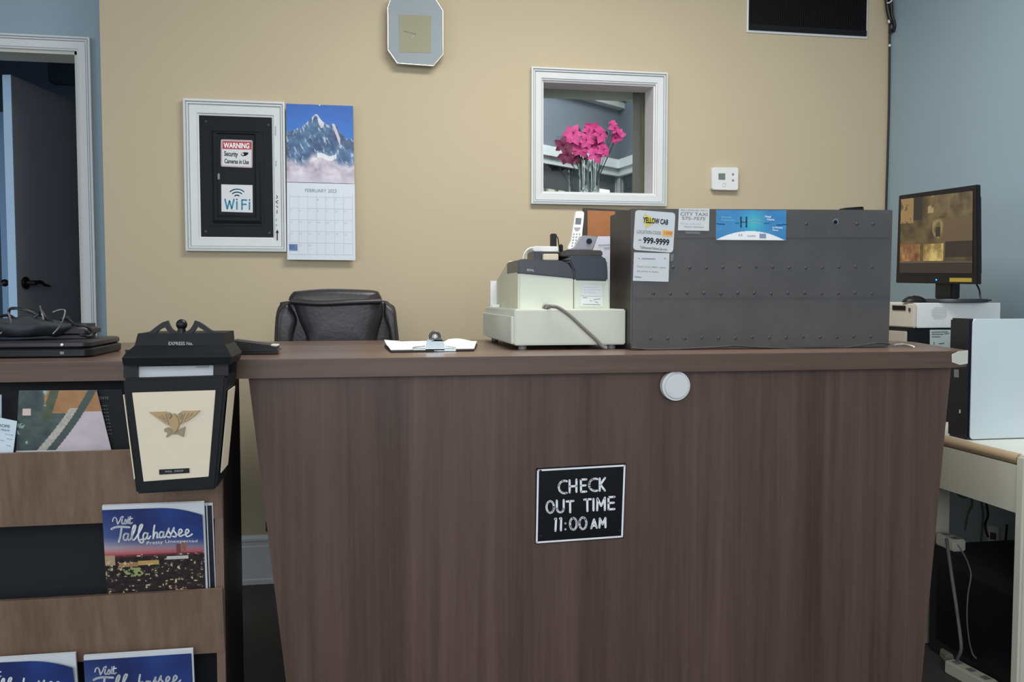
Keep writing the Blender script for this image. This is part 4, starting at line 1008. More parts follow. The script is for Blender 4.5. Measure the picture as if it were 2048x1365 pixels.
# ---- checkout sign with raised letters
sg = thing('checkout_sign', 'black plaque with white CHECK OUT TIME 11:00 AM lettering on the desk front', 'sign', at(1160, 1088, Y=YP))
def cs(x, y): return (1050+x/6.826, 910+y/6.825)
outer = [cs(155, 190), cs(1382, 120), cs(1345, 1140), cs(140, 1222)]
obj('plate', pxprism(outer, PY(YP-.006), (0, .005, 0), .0008), mat('gloss_black_plate', (14, 15, 22), .35, spec=.25), sg)
Wb1 = PY(YP-.0066)
strokes('border_line', [[cs(178, 215), cs(1360, 148), cs(1325, 1118), cs(160, 1200), cs(178, 215)]], 3.6, Wb1, m_wink, sg, curve=False, label='thin white border line')
def arc(cx, cy, rx, ry, a0, a1, n=14): return [cs(cx+rx*math.cos(math.radians(a0+(a1-a0)*i/n)), cy+ry*math.sin(math.radians(a0+(a1-a0)*i/n))) for i in range(n+1)]
def ln(*p): return [cs(*q) for q in p]
ST = [arc(540, 442, 80, 85, -68, -290+0, 14),
      ln((608, 350), (610, 515)), ln((702, 340), (702, 508)), ln((608, 435), (702, 428)),
      ln((762, 342), (765, 508)), ln((762, 342), (836, 337)), ln((764, 424), (826, 419)), ln((765, 508), (836, 503)),
      arc(957, 412, 82, 84, -68, -290, 14),
      ln((1020, 325), (1020, 492)), ln((1092, 318), (1024, 415)), ln((1030, 408), (1090, 490)),
      arc(344, 715, 50, 80, 0, 360, 20),
      ln((434, 628), (436, 735))+arc(482, 735, 46, 52, 180, 0, 10)[1:]+ln((528, 620),),
      ln((568, 640), (662, 632)), ln((615, 636), (617, 788)),
      ln((808, 615), (898, 608)), ln((850, 612), (852, 770)), ln((935, 605), (935, 762)),
      ln((985, 760), (990, 598), (1040, 700), (1090, 588), (1090, 755)),
      ln((1140, 582), (1140, 748)), ln((1140, 582), (1220, 576)), ln((1140, 662), (1212, 656)), ln((1140, 748), (1220, 742)),
      ln((410, 880), (424, 874), (416, 1040)), ln((478, 872), (494, 868), (490, 1034)),
      ln((552, 938), (552, 939)), ln((552, 1020), (552, 1021)),
      arc(660, 945, 46, 80, 0, 360, 20), arc(790, 937, 48, 80, 0, 360, 20),
      ln((905, 1005), (942, 885), (980, 998)), ln((918, 972), (968, 968)),
      ln((1016, 995), (1022, 872), (1058, 950), (1098, 866), (1098, 992))]
strokes('lettering', ST, 4.2, PY(YP-.0067), m_wink, sg, curve=False, label='white words CHECK OUT TIME 11:00 AM')
for p in ((212, 222), (1330, 180), (215, 1110), (1285, 1035)):
    obj('screw', cyl(PY(YP-.007)(*cs(*p)), (0, 1, 0), .0028, .002, 12), mat('dark_screw', (44, 46, 52), .4, metal=.5), sg, smooth=40)

# ================================================================== WALL ITEMS
# ---- electrical panel with moulded frame
Wq = PY(YB)
px0 = Wq(401, 360).x; px1 = Wq(546, 360).x; pz1 = Wq(473, 234).z; pz0 = Wq(473, 475).z
ep = thing('electrical_panel', 'black breaker panel cover in a white moulded frame on the tan wall', 'electrical panel', ((px0+px1)/2, YB, pz0))
ox1 = Wq(572, 360).x; ox0 = Wq(371, 360).x
def ring_rect(x0, x1, z0, z1, X0, X1, Z0, Z1, Y, steps):
    bm = bmesh.new(); R = []
    for t, pr in [(0, 0)]+steps+[(1, 0)]:
        R.append([bm.verts.new((x, Y-pr, z)) for x, z in ((x0+(X0-x0)*t, z0+(Z0-z0)*t), (x1+(X1-x1)*t, z0+(Z0-z0)*t), (x1+(X1-x1)*t, z1+(Z1-z1)*t), (x0+(X0-x0)*t, z1+(Z1-z1)*t))])
    for i in range(len(R)-1):
        for s in range(4): bm.faces.new([R[i][s], R[i][(s+1) % 4], R[i+1][(s+1) % 4], R[i+1][s]])
    for s in range(4): bm.faces.new([R[-1][s], R[-1][(s+1) % 4], R[0][(s+1) % 4], R[0][s]])
    return bm
obj('frame', ring_rect(px0, px1, pz0, pz1, ox0, ox1, Wq(473, 503.5).z, Wq(473, 203).z, YB, STEP), m_white, ep)
obj('cover_plate', box(px0-.001, px1+.001, YB-.009, YB-.001, pz0-.001, pz1+.001, .001), mat('satin_black_steel', (20, 23, 28), .45, spec=.15), ep)
rxx = lambda x: Wq(x, 360).x; rzz = lambda y: Wq(473, y).z
bm = ring_rect(rxx(437), rxx(510), rzz(432), rzz(270), rxx(422), rxx(527), rzz(452), rzz(262), YB-.009, [(0, .004), (.2, .007), (.5, .007), (.8, .003), (1, .003)])
obj('raised_rim', bm, MC['satin_black_steel'], ep)
obj('inner_door', box(rxx(436), rxx(511), YB-.012, YB-.0095, rzz(432), rzz(270), .001), MC['satin_black_steel'], ep)
obj('latch', box(rxx(436.5), rxx(441), YB-.016, YB-.012, rzz(361), rzz(349), .001), mat('worn_steel', (110, 110, 104), .4, metal=.5), ep)
for p in ((412, 243), (537, 250), (412, 463), (539, 466)): obj('screw', cyl(PY(YB-.010)(*p), (0, 1, 0), .005, .003, 12), MC['dark_screw'], ep, smooth=40)
# faded marks and arrow on the frame
Wf = PY(YB-.0185)
obj('arrow_mark', poly([(551.5, 466), (554.5, 459), (557.5, 466), (555.5, 466), (555.5, 481), (553.5, 481), (553.5, 466)], Wf), m_ink, ep, label='small black arrow mark on the frame')
strokes('faded_lettering', [[(553, 391), (555, 394), (553, 397)], [(556, 401), (552, 404), (556, 407)], [(553, 412), (556, 415)], [(554, 420), (554, 427)]], 1.1, Wf, m_ink, ep)
strokes('faded_lettering', [[(551, 253), (551, 270)], [(552, 322), (552, 332)], [(553, 438), (553, 441)], [(553, 449), (553, 452)]], 1.6, Wf, mat('faded_blue_ink', (150, 170, 190), .6), ep, curve=False)
sk = thing('warning_sticker', 'white and red security camera warning sticker on the black panel', 'sticker', PY(YB-.012)(472, 335))
Wv = PY(YB-.0135); Wv2 = PY(YB-.0139)
obj('sheet', pxprism(rounded([(442, 279), (505, 281), (504.5, 336), (442, 333)], 2.5), Wv, (0, .001, 0)), m_paper, sk)
obj('red_band', poly([(445, 282), (503, 284), (502.5, 299.5), (445, 298)], Wv2), m_redink, sk)
strokes('border_line', [[(443.6, 280.6), (503.6, 282.5), (503, 334.5), (443.6, 331.5), (443.6, 280.6)]], .8, Wv2, m_redink, sk, curve=False)
Wv3 = PY(YB-.0143)
text('WARNING', [(447, 285), (499, 286.5), (498.5, 297.5), (447, 296)], Wv3, m_wink, sk, bold=.03)
text('Security', [(448.5, 302), (476, 303.5), (475.5, 317), (448.5, 315)], Wv3, m_ink, sk, bold=.02)
text('Cameras in Use', [(449, 317.5), (498, 320), (497.5, 329), (449, 326.5)], Wv3, m_ink, sk, bold=.02)
obj('camera_lens', cyl(PY(YB-.0147)(485.5, 308.8), (0, 1, 0), .0042, .0006, 14), m_paper, sk)
obj('camera_symbol', poly([(484, 306), (489, 304.5), (497, 305.5), (496, 309), (491, 312), (485, 312.5), (481.5, 309.5)], Wv3), m_ink, sk)
sk = thing('wireless_sticker', 'white wireless internet sticker with teal letters low on the black panel', 'sticker', PY(YB-.012)(474, 425))
obj('sheet', pxprism([(442.5, 369), (505, 370.5), (505.5, 425.5), (443, 423.5)], Wv, (0, .001, 0)), m_paper, sk)
def parc(cx, cy, r, a0, a1, n=10): return [(cx+r*math.cos(math.radians(a0+(a1-a0)*i/n)), cy+r*.8*math.sin(math.radians(a0+(a1-a0)*i/n))) for i in range(n+1)]
strokes('wave_symbol', [parc(474, 393, 18, -140, -40), parc(474, 394, 12, -140, -40), parc(474, 395, 5.5, -140, -40)], 2.2, Wv2, m_tealink, sk, label='teal wireless wave symbol')
strokes('lettering', [[(450, 399), (454.5, 418), (459, 402), (463.5, 418), (468, 399)], [(473.8, 404), (473.8, 418.5)], [(484, 419), (484, 400), (493, 400.5)], [(484, 409), (492, 409)], [(499, 405), (499, 419)]], 3, Wv2, m_tealink, sk, curve=False, label='teal letters')
strokes('lettering', [[(473.8, 399), (473.8, 399.5)], [(499, 400), (499, 400.5)]], 3.2, Wv2, m_tealink, sk, curve=False)

# ---- calendar
cl = thing('wall_calendar', 'mountain wall calendar hanging open right of the black panel', 'calendar', PY(YB)(643, 521))
Yc = YB-.030
qT = [(572, 207.5), (706, 212), (709, 367.5), (573.5, 364)]; qB = [(573.5, 365), (709.5, 368.5), (711, 521), (574.5, 519.5)]
obj('upper_sheet', pxprism(qT, PY(Yc), (0, .003, 0)), m_paper, cl)
obj('lower_sheet', pxprism(qB, PY(Yc), (0, .004, 0)), mat('calendar_paper', (212, 220, 230), .6), cl)
def ridge(u):
    pk_ = [(0, .36), (.10, .33), (.22, .30), (.30, .24), (.37, .17), (.42, .135), (.46, .115), (.50, .17), (.56, .225), (.62, .26), (.70, .235), (.74, .25), (.80, .35), (.90, .43), (.94, .41), (1, .45)]
    for (a, b), (c, d) in zip(pk_, pk_[1:]):
        if u <= c: return b+(d-b)*(u-a)/(c-a)
    return .45
def mtn(u, v):
    r = ridge(u)+.012*(fbm(u*30, 1)-.5)
    n = fbm(u*12+v*5, v*14-u*4)
    if v < r: c = lerp((30, 92, 178), (40, 118, 205), v*2+.15*math.sin(u*3)-.2*u)
    else:
        d = v-r; c = lerp((34, 66, 106), (84, 124, 164), n*1.8-.4)
        n3 = fbm(u*34-v*18, v*10+u*12); k3 = (n3-.60+.9*max(0, .12-d))*5; c = lerp(c, (206, 214, 228), max(0, min(.8, k3)))
        if u > .72 and .02 < d < .14: c = lerp(c, (52, 66, 104), .7)
        if .66 < u < .80 and abs(u-.70-(v-.24)*.42) < .022: c = (196, 192, 206)
        if .38 < u < .56 and d < .06+.05*math.sin(u*40): c = lerp(c, (228, 222, 226), .75)
    cl_ = .70+.07*math.sin(u*9)+.06*(fbm(u*8, 3)-.5)*2
    if v > cl_-.06: c = lerp(c, lerp((150, 140, 158), (226, 220, 230), fbm(u*7, v*9)*1.7-.3), (v-cl_+.06)/.10)
    if .46 < u < .74 and abs(v-.665-.02*math.sin(u*22)) < .03: c = lerp(c, (236, 236, 240), .8)
    if v > .86: c = lerp(c, (196, 192, 206), (v-.86)*6)
    return c
picture('mountain_photo', qT, PY(Yc-.0006), mtn, 120, 140, None, cl)
Wg = PY(Yc-.0006)
text('FEBRUARY 2023', [bil(qB, .27, .075), bil(qB, .73, .075), bil(qB, .73, .12), bil(qB, .27, .12)], Wg, m_gink, cl)
gl = [[bil(qB, .04+.92*i/7, .15), bil(qB, .04+.92*i/7, .93)] for i in range(8)]+[[bil(qB, .04, .18+.15*j), bil(qB, .96, .18+.15*j)] for j in range(6)]
strokes('date_grid', gl, .5, Wg, m_lgink, cl, curve=False)
k_ = 1
for j in range(5):
    for i in range(7):
        d = j*7+i-2
        if 1 <= d <= 28:
            u0 = .05+.92*i/7; v0 = .2+.15*j
            text(str(d), [bil(qB, u0, v0), bil(qB, u0+(.02 if d < 10 else .035), v0), bil(qB, u0+(.02 if d < 10 else .035), v0+.025), bil(qB, u0, v0+.025)], Wg, m_lgink, cl, name='date_number')
picture('thumbnail', [(578, 488.5), (595, 488.8), (595, 502), (578.5, 501.5)], Wg, lambda u, v: lerp((40, 84, 140), (90, 130, 176), fbm(u*4, v*4)), 10, 8, None, cl)
obj('pin', ball(PY(Yc-.002)(639, 211), .0035, n=6), m_wplastic, cl)

# ---- clock
Wc0 = PY(YB); ck = thing('wall_clock', 'octagonal glass and chrome wall clock near the top of the tan wall', 'clock', Wc0(831, 133))
def kz(x, y): return (740+x/8.533, y/8.533)
oct_ = [kz(300, 130), kz(370, -60), kz(1110, -30), kz(1240, 180), kz(1245, 930), kz(1080, 1125), kz(465, 1080), kz(305, 850)]
Yk = YB-.045
obj('case', pxprism([kz(340, 180), kz(420, -20), kz(1080, 0), kz(1190, 220), kz(1190, 900), kz(1040, 1060), kz(500, 1040), kz(350, 830)], PY(Yk+.012), (0, .032, 0)), mat('pale_clock_case', (150, 150, 140), .5), ck)
obj('glass_face', pxprism(oct_, PY(Yk), (0, .006, 0), .001), mat('frosted_glass_face', (142, 152, 158), .5, spec=.3), ck)
obj('dial', pxprism([kz(490, 250), kz(1045, 265), kz(1040, 905), kz(500, 895)], PY(Yk-.001), (0, .001, 0)), mat('champagne_dial', (150, 148, 126), .6, spec=.2), ck)
loop = [PY(Yk+.002)(*p) for p in oct_]
bm = bmesh.new()
for a, b in zip(loop, loop[1:]+loop[:1]): tube([a, b], .0034, bm, 8, smooth=False)
obj('bezel', bm, mat('bright_chrome', (214, 214, 204), .18, metal=.8), ck, smooth=50, label='bright metal rim around the octagon')
strokes('minute_hand', [[kz(590, 530), kz(770, 578)]], 1.8, PY(Yk-.002), mat('brown_hand', (120, 112, 96), .5), ck, curve=False)
strokes('hour_hand', [[kz(770, 578), kz(720, 640)]], 1.0, PY(Yk-.0022), mat('gold_hand', (188, 182, 150), .4), ck, curve=False)
obj('hub', cyl(PY(Yk-.003)(*kz(770, 578)), (0, 1, 0), .003, .002, 12), MC['brown_hand'], ck)

# ---- vent grille
vt = thing('air_vent', 'black return air grille with a thin white edge at the top right', 'vent', PY(YB)(1612, 72))
x0 = Wq(1497, 30).x; x1 = Wq(1732, 30).x; z0 = Wq(1612, 67).z; z1 = z0+.34
obj('frame', ring_rect(x0, x1, z0, z1, x0-.009, x1+.005, z0-.010, z1+.01, YB, [(0, .004), (.5, .008), (1, .006)]), m_white, vt)
obj('backing', box(x0, x1, YB-.003, YB-.0005, z0, z1), m_ink, vt)
m_slat = mat('dark_slat', (28, 25, 28), .5, spec=.2)
bm = bmesh.new(); n = 62
for i in range(n):
    x = x0+(x1-x0)*(i+.5)/n
    hexa(bm, [(x-.0016, YB-.010, z0+.024), (x+.0004, YB-.010, z0+.024), (x+.002, YB-.004, z0+.024), (x, YB-.004, z0+.024), (x-.0016, YB-.010, z1), (x+.0004, YB-.010, z1), (x+.002, YB-.004, z1), (x, YB-.004, z1)])
obj('slats', bm, m_slat, vt, kind='stuff')
obj('lower_rail', box(x0, x1, YB-.010, YB-.003, z0, z0+.024, .001), m_black, vt)

# ---- thermostat
ts = thing('thermostat', 'small white wall thermostat between the white window frame and the corner', 'thermostat', Wq(1450, 381))
tq = [(1424, 335), (1477, 335), (1476.5, 381), (1424, 379.5)]
obj('body', pxprism(rounded(tq, 5), PY(YB-.026), (0, .026, 0), .003), m_wplastic, ts, smooth=40)
Wt2 = PY(YB-.0268)
obj('display', pxprism([(1437, 347), (1450.5, 347), (1450.5, 360), (1437, 359.5)], Wt2, (0, .001, 0)), mat('green_lcd', (110, 124, 116), .3), ts)
for y in (349, 361): obj('button', pxprism([(1464, y-2), (1468, y-2), (1468, y+2), (1464, y+2)], Wt2, (0, .0012, 0)), m_grey, ts)
obj('dial_mark', tube([PY(YB-.027)(1448.5+3.5*math.cos(t), 370+3.5*math.sin(t)) for t in [i*math.pi/4 for i in range(8)]], .0007, None, 5, cyc=True), m_lgink, ts)

# ---- corner cable
cbm = tube([at(x, y, Y=YB-.012) for x, y in [(1777, -60), (1777, 0), (1779, 30), (1779, 60), (1779, 95), (1778, 200), (1775.5, 300), (1772.5, 400), (1771, 480), (1769, 620)]], .0042)
wc = thing('wall_cable', 'black cable running down the corner between tan and blue walls', 'cable', at(1771, 600, Y=YB-.012))
obj('cord', cbm, m_cable, wc, smooth=60)
bm = bmesh.new()
tube([at(x, y, Y=YB-.03) for x, y in [(1772, -30), (1774, 5), (1777, 25), (1781, 40), (1789, 48), (1787, 60), (1780, 62)]], .009, bm)
tube([at(x, y, Y=YB-.04) for x, y in [(1775, -30), (1782, 0), (1784, 30), (1790, 50), (1786, 62)]], .006, bm)
obj('cable_bundle', bm, m_cable, wc, smooth=60, label='thicker knot of black cable near the top')
obj('cable_clip', tube([at(x, y, Y=YB-.05) for x, y in [(1774, 6), (1779, 5), (1784, 1)]], .003), m_wplastic, wc, smooth=60)
obj('cable_clip', tube([at(x, y, Y=YB-.045) for x, y in [(1777, 40), (1779, 46)]], .004), m_wplastic, wc, smooth=60)
obj('cable_clip', ball(at(1779.5, 91, Y=YB-.015), .006, n=8), m_wplastic, wc, smooth=60)
# ---- vases and flowers on the window sill
def petal_flower(c, r, m, tilt, n=6):
    n = random.choice((5, 6, 6, 7)); bm = bmesh.new(); M = Matrix.Translation(c) @ tilt.to_matrix().to_4x4()
    for k in range(n):
        a0 = 2*math.pi*k/n+random.uniform(-.15, .15); L = r*random.uniform(.85, 1.15)
        rows = []
        for t, wd, h in ((.03, .12, 0), (.35, .34, .16), (.7, .36, .10), (1.12, .04, -.06)):
            rows.append([bm.verts.new(M @ Vector((math.cos(a0)*L*t-math.sin(a0)*L*wd*s, math.sin(a0)*L*t+math.cos(a0)*L*wd*s, L*(h+(.06 if s else 0))*1.2))) for s in (-1, 0, 1)])
        for i in range(3):
            for s in range(2): bm.faces.new([rows[i][s], rows[i][s+1], rows[i+1][s+1], rows[i+1][s]])
    return bm
zs = WZ0+.0065
VP_ = []
for i, (xa, xb, lab) in enumerate(((1157, 1179, 'left glass vase added as a reflection on the white window sill'), (1181, 1200, 'right glass vase on the white window sill'))):  # left vase added as a solid copy in place of the right one's reflection
    cc_ = at((xa+xb)/2, 380, Y=YB+.05+i*.01); r = (at(xb, 380, Y=YB+.05).x-at(xa, 380, Y=YB+.05).x)/2; h = at(1170, 322, Y=YB+.05).z-zs
    v_ = obj('flower_vase', lathe((cc_.x, cc_.y, zs), [(r*.8, 0), (r*.86, .004), (r*.84, h*.4), (r, h), (r*.9, h), (r*.72, h*.4), (r*.66, .014)], 24), m_glass, None, smooth=40, label='clear '+lab+' holding azalea stems', cat='vase', group='glass vases on the window sill')
    VP_.append(cc_)
fl = [(1146, 268, 24, 1, 0), (1140, 285, 22, 1, 0), (1158, 296, 24, 0, 0), (1172, 282, 20, 1, 0), (1125, 292, 20, 2, 0), (1133, 312, 20, 2, 0), (1150, 318, 16, 2, 0),
      (1186, 262, 24, 0, 1), (1200, 272, 20, 1, 1), (1192, 292, 22, 0, 1), (1206, 300, 18, 1, 1), (1190, 310, 20, 1, 1), (1178, 262, 16, 1, 1), (1229, 258, 18, 1, 1), (1236, 270, 17, 1, 1), (1230, 278, 14, 0, 1), (1226, 248, 9, 1, 1)]
mats3 = [m_petal, m_petal2, m_petal3]
ORD = ['leftmost', 'second', 'third', 'fourth', 'fifth', 'sixth', 'seventh', 'eighth', 'ninth', 'tenth', 'eleventh', 'twelfth', 'thirteenth', 'fourteenth', 'fifteenth', 'sixteenth', 'rightmost']
rank = {q: i for i, q in enumerate(sorted(range(len(fl)), key=lambda i: fl[i][0]+fl[i][1]*.001))}
for fi, (x, y, s, k, vi) in enumerate(fl):
    Y_ = YB+.045+random.uniform(-.02, .02); c = at(x, y, Y=Y_); r = s*Y_/1750*.86
    nm = ['deep magenta', 'bright pink', 'dim reflected plum'][k]; o_ = ORD[rank[fi]]
    height = 'top' if y < 265 else ('upper' if y < 280 else ('middle' if y < 298 else 'bottom'))
    lab_ = '%s azalea bloom at the %s of the window bouquet, %s' % (nm, height, o_+' of all' if 'most' in o_ else o_+' from the left')
    g = thing('azalea_flower', lab_, 'flower', c, 'azalea blooms in the window')
    tilt = (Vector((random.uniform(-.5, .5), -1, random.uniform(-.2, .6)))).to_track_quat('Z', 'Y')
    obj('petals', petal_flower(c, r, None, tilt), mats3[k], g, smooth=60)
    b = bmesh.new()
    for q in range(4): tube([c, c+Vector((random.uniform(-.3, .3), -1, random.uniform(-.1, .5))).normalized()*r*.7], .0007, b, 4, smooth=False)
    obj('stamens', b, mats3[2], g)
    obj('stem', tube([c+Vector((0, .004, 0)), (c+VP_[vi])/2+Vector((0, 0, .01)), VP_[vi]+Vector((random.uniform(-.008, .008), random.uniform(-.008, .008), .02))], .0012, None, 5), m_leaf, g)
for i, (x, y, h) in enumerate(((1157, 262, 22), (1176, 268, 16), (1172, 318, 30), (1163, 322, 24), (1213, 268, 16), (1145, 325, 16))):
    c = at(x, y, Y=YB+.05); L = h*.0019
    b = bmesh.new(); vs = [b.verts.new(c+Vector(p)) for p in ((0, 0, L*.5), (L*.22, -.003, 0), (0, 0, -L*.5), (-L*.22, -.003, 0))]; b.faces.new(vs)
    bmesh.ops.solidify(b, geom=list(b.faces), thickness=.0008)
    obj('azalea_leaf', b, m_leaf, None, label='dark green leaf %s in the azalea bunch' % ('standing upright left of centre', 'between the two bunches', 'over the vase rims', 'above the left vase rim', 'beside the far right bloom', 'drooping at the lower left')[i], cat='leaf', group='azalea leaves')

# ================================================================== RIGHT: COMPUTER DESK
XD = 1.712; ZD = .72
yn = at(2022, 1100, X=XD).y
dk = thing('computer_desk', 'cream computer desk with oak edge along the blue wall', 'desk', (2.0, 2.6, 0))
obj('desk_top', box(XD+.022, XR-.02, yn-.01, 3.45, ZD-.03, ZD, .001), m_desk, dk)
bm = cyl((XD+.022, (yn+3.45)/2, ZD-.015), (0, 1, 0), .0148, 3.45-yn, 20)
obj('edge_band', bm, m_deskedge, dk, smooth=40, label='rounded oak edge band')
obj('end_panel', box(XD+.004, XR-.02, yn-.035, yn-.002, .002, ZD-.001, .006), m_deskside, dk)
za = at(1960, 1003, X=XD+.01).z
obj('apron', box(XD+.010, XD+.026, yn-.002, 3.4, za, ZD-.031), m_deskside, dk)
YLG = at(1862, 1090, X=1.80).y+.04
obj('leg_panel', box(at(1850, 1020, Y=YLG).x, at(1899, 1020, Y=YLG).x, YLG, YLG+.03, .002, ZD-.031), m_deskside, dk)
# black case under the desk
XB = 1.80; zbx = at(1870, 1092, X=XB).z
ub = thing('under_desk_box', 'black box standing on the floor under the computer desk', 'box', (1.95, 2.35, 0))
yq = at(1862, 1090, X=XB).y
obj('carcass', box(XB, XB+.3, yn+.02, yq, .002, zbx, .004), m_blackmatte, ub)
obj('recess_panel', box(XB-.003, XB, yn+.06, yq-.04, .05, zbx-.05), m_black, ub)
# power strips
a = at(1868, 1090, X=XB-.02); b = at(1918, 1092, X=XB-.02)
def strip(name, label, c, d, L, w, h, m, up=Vector((0, 0, 1))):
    g = thing(name, label, 'power strip', c, 'power strips under the desk'); d = Vector(d).normalized(); n = d.cross(up)
    P = lambda s, t, z: Vector(c)+d*s+n*t+up*z
    bm = bmesh.new(); hexa(bm, [P(0, -w, .001), P(L, -w, .001), P(L, w, .001), P(0, w, .001), P(0, -w, h), P(L, -w, h), P(L, w, h), P(0, w, h)])
    bmesh.ops.bevel(bm, geom=list(bm.edges), offset=.004, segments=2, affect='EDGES'); obj('housing', bm, m, g)
    k = max(2, int(L/.05))
    for i in range(k):
        s = L*(i+.5)/k; bm = bmesh.new(); hexa(bm, [P(s-.012, -w*.5, h), P(s+.012, -w*.5, h), P(s+.012, w*.5, h), P(s-.012, w*.5, h), P(s-.012, -w*.5, h+.001), P(s+.012, -w*.5, h+.001), P(s+.012, w*.5, h+.001), P(s-.012, w*.5, h+.001)])
        obj('socket', bm, m_grey, g)
    return g
c1y = at(1920, 1080, X=XB+.03).y
strip('power_strip', 'beige power strip on top of the black box under the desk', (XB+.03, c1y, zbx), (0, 1, 0), yq-c1y-.01, .022, .038, m_deskside)
c2 = at(1885, 1322, Z=0); c3 = at(1945, 1325, Z=0)
strip('power_strip', 'rear grey power strip lying flat on the floor beside the desk', c2, (c3-c2), (c3-c2).length, .028, .03, mat('grey_strip', (150, 148, 136), .6))
c4 = at(1900, 1345, Z=0); c5 = at(1985, 1392, Z=0)
strip('power_strip', 'nearer cream power strip on the floor at the bottom edge', c4, (c5-c4), (c5-c4).length, .022, .04, m_deskside)
def hang(label, pts, X, r, m, fl=False):
    bm = tube([at(x, y, X=X+.01*math.sin(i)) for i, (x, y) in enumerate(pts)], r, None, 6)
    for v in bm.verts: v.co.z = max(v.co.z, .002)
    obj('hanging_cable', bm, m, None, smooth=60, label=label, cat='cable', group='cables under the desk')
hang('thick grey cable hanging from the upper power strip to the floor strip', [(1893, 1078), (1896, 1100), (1903, 1150), (1912, 1210), (1920, 1270), (1922, 1300), (1915, 1318), (1908, 1334)], XB-.035, .005, mat('dim_grey_cable', (104, 102, 108), .6))
hang('thin grey cable bowing right in front of the black box', [(1915, 1090), (1928, 1110), (1937, 1130), (1942, 1152), (1936, 1190), (1934, 1235), (1938, 1280), (1945, 1308), (1953, 1318)], XB-.03, .0022, MC['dim_grey_cable'])
for i, (pts, lb_) in enumerate((([(1912, 985), (1925, 996), (1940, 994), (1944, 1010), (1935, 1030), (1930, 1060)], 'leftmost dark cable drooping below the desk apron'), ([(1962, 1000), (1966, 1030), (1964, 1060), (1960, 1100)], 'middle pale cable dropping towards the outlet'), ([(1972, 1005), (1976, 1030), (1970, 1052), (1976, 1075)], 'cable plugged into the wall outlet'), ([(2014, 1050), (2010, 1090), (2002, 1130), (2006, 1160), (2014, 1140)], 'looped dark cable beside the right desk end'))):
    hang(lb_, pts, 2.2, .004, MC['dim_grey_cable'] if i in (1, 0) else m_cable)
# outlet on the right wall
Wo = PX(XR-.006); ot = thing('wall_outlet', 'grey-white wall outlet low on the blue wall under the desk', 'outlet', Wo(1986, 1115))
obj('plate', prism([Wo(1975, 1050), Wo(1997, 1057), Wo(1997, 1122), Wo(1975, 1112)], (.006, 0, 0), .001), mat('outlet_plate', (196, 200, 208), .5), ot)
Wo2 = PX(XR-.008)
for y in (1072, 1096): obj('socket', prism([Wo2(1980, y-7), Wo2(1991, y-5), Wo2(1991, y+9), Wo2(1980, y+7)], (.003, 0, 0)), m_black, ot)

# tower on the desk
YT = 2.275
WT = PY(YT)
tx0 = WT(1940, 800).x; ztt = WT(1990, 639).z
tw = thing('computer_tower', 'black computer tower with a white side panel on the desk', 'computer', (tx0+.2, YT+.06, ZD))
ytb = at(1903, 700, X=tx0).y
obj('side_panel', prism([(x, YT-.003, z) for x, z in [(p[0], p[1]) for p in rounded([(tx0+.001, ztt), (tx0+.37, ztt), (tx0+.37, ZD+.003), (tx0+.001, ZD+.003)], .012)]], (0, .004, 0)), m_tower, tw, label='white steel side panel')
obj('case', box(tx0+.012, tx0+.368, YT+.001, ytb, ZD+.002, ztt-.001, .004), m_tower, tw)
obj('front_bezel', box(tx0-.006, tx0+.012, YT, ytb+.003, ZD+.002, ztt+.002, .005), mat('black_bezel', (26, 30, 40), .35), tw, smooth=40, label='black front bezel')
fx = PX(tx0-.0065)
obj('port_block', prism([fx(1909, 739), fx(1918, 740), fx(1918, 756), fx(1909, 755)], (-.002, 0, 0), .0005), m_grey, tw)
obj('power_light', prism([fx(1919, 820), fx(1921, 820), fx(1921, 827), fx(1919, 827)], (-.001, 0, 0)), m_wplastic, tw)
# stack behind: lower unit and white desktop case
YQ = 2.62
lx0 = at(1812, 670, Y=YQ).x; zq1 = at(1850, 657, Y=YQ).z
lu = thing('desktop_case', 'black and beige computer case under the white one, white label on it', 'computer', (lx0+.15, YQ+.18, ZD))
obj('case', box(lx0+.006, lx0+.33, YQ, YQ+.36, ZD+.002, zq1-.002, .002), m_black, lu)
obj('front_bezel', box(lx0-.004, lx0+.006, YQ, YQ+.36, ZD+.002, zq1-.010, .002), mat('grey_beige_bezel', (176, 170, 160), .5), lu)
lq = [(1860, 660), (1903, 660), (1903, 700), (1860, 700)]
obj('spec_label', pxprism(lq, PY(YQ-.002), (0, .001, 0)), mat('pale_green_label', (186, 200, 198), .6), lu, label='pale label with grey print')
strokes('lettering', [[(1864, 665), (1895, 664)], [(1864, 669), (1886, 669)], [(1864, 674), (1880, 674)], [(1889, 668), (1898, 667)], [(1868, 685), (1868, 689)], [(1878, 688), (1888, 687)]], 1.6, PY(YQ-.0026), mat('label_ink', (90, 104, 108), .6), lu, curve=False)
dx0_ = at(1830, 630, Y=YQ).x; dx1_ = at(2001, 630, Y=YQ).x; zd0 = zq1+.001; zd1 = at(1900, 606, Y=YQ).z
dc = thing('desktop_case', 'white desktop computer case lying flat under the monitor and mouse', 'computer', ((dx0_+dx1_)/2, YQ+.2, zd0))
obj('case', box(dx0_+.008, dx1_, YQ, YQ+.42, zd0, zd1, .002), m_wplastic, dc)
obj('front_bezel', box(dx0_-.006, dx0_+.008, YQ-.001, YQ+.421, zd0, zd1-.002, .004), mat('aged_bezel', (196, 192, 180), .5), dc, label='aged beige front bezel')
fx = PX(dx0_-.0075)
obj('drive_slot', prism([fx(1785, 611), fx(1811, 612), fx(1811, 621), fx(1785, 620)], (-.001, 0, 0)), m_ink, dc)
obj('power_button', prism([fx(1817.5, 616), fx(1821, 616.5), fx(1820.5, 624), fx(1817.5, 623)], (-.0015, 0, 0)), m_dgrey, dc)
bm = bmesh.new(); Wd = PY(YQ-.0006)
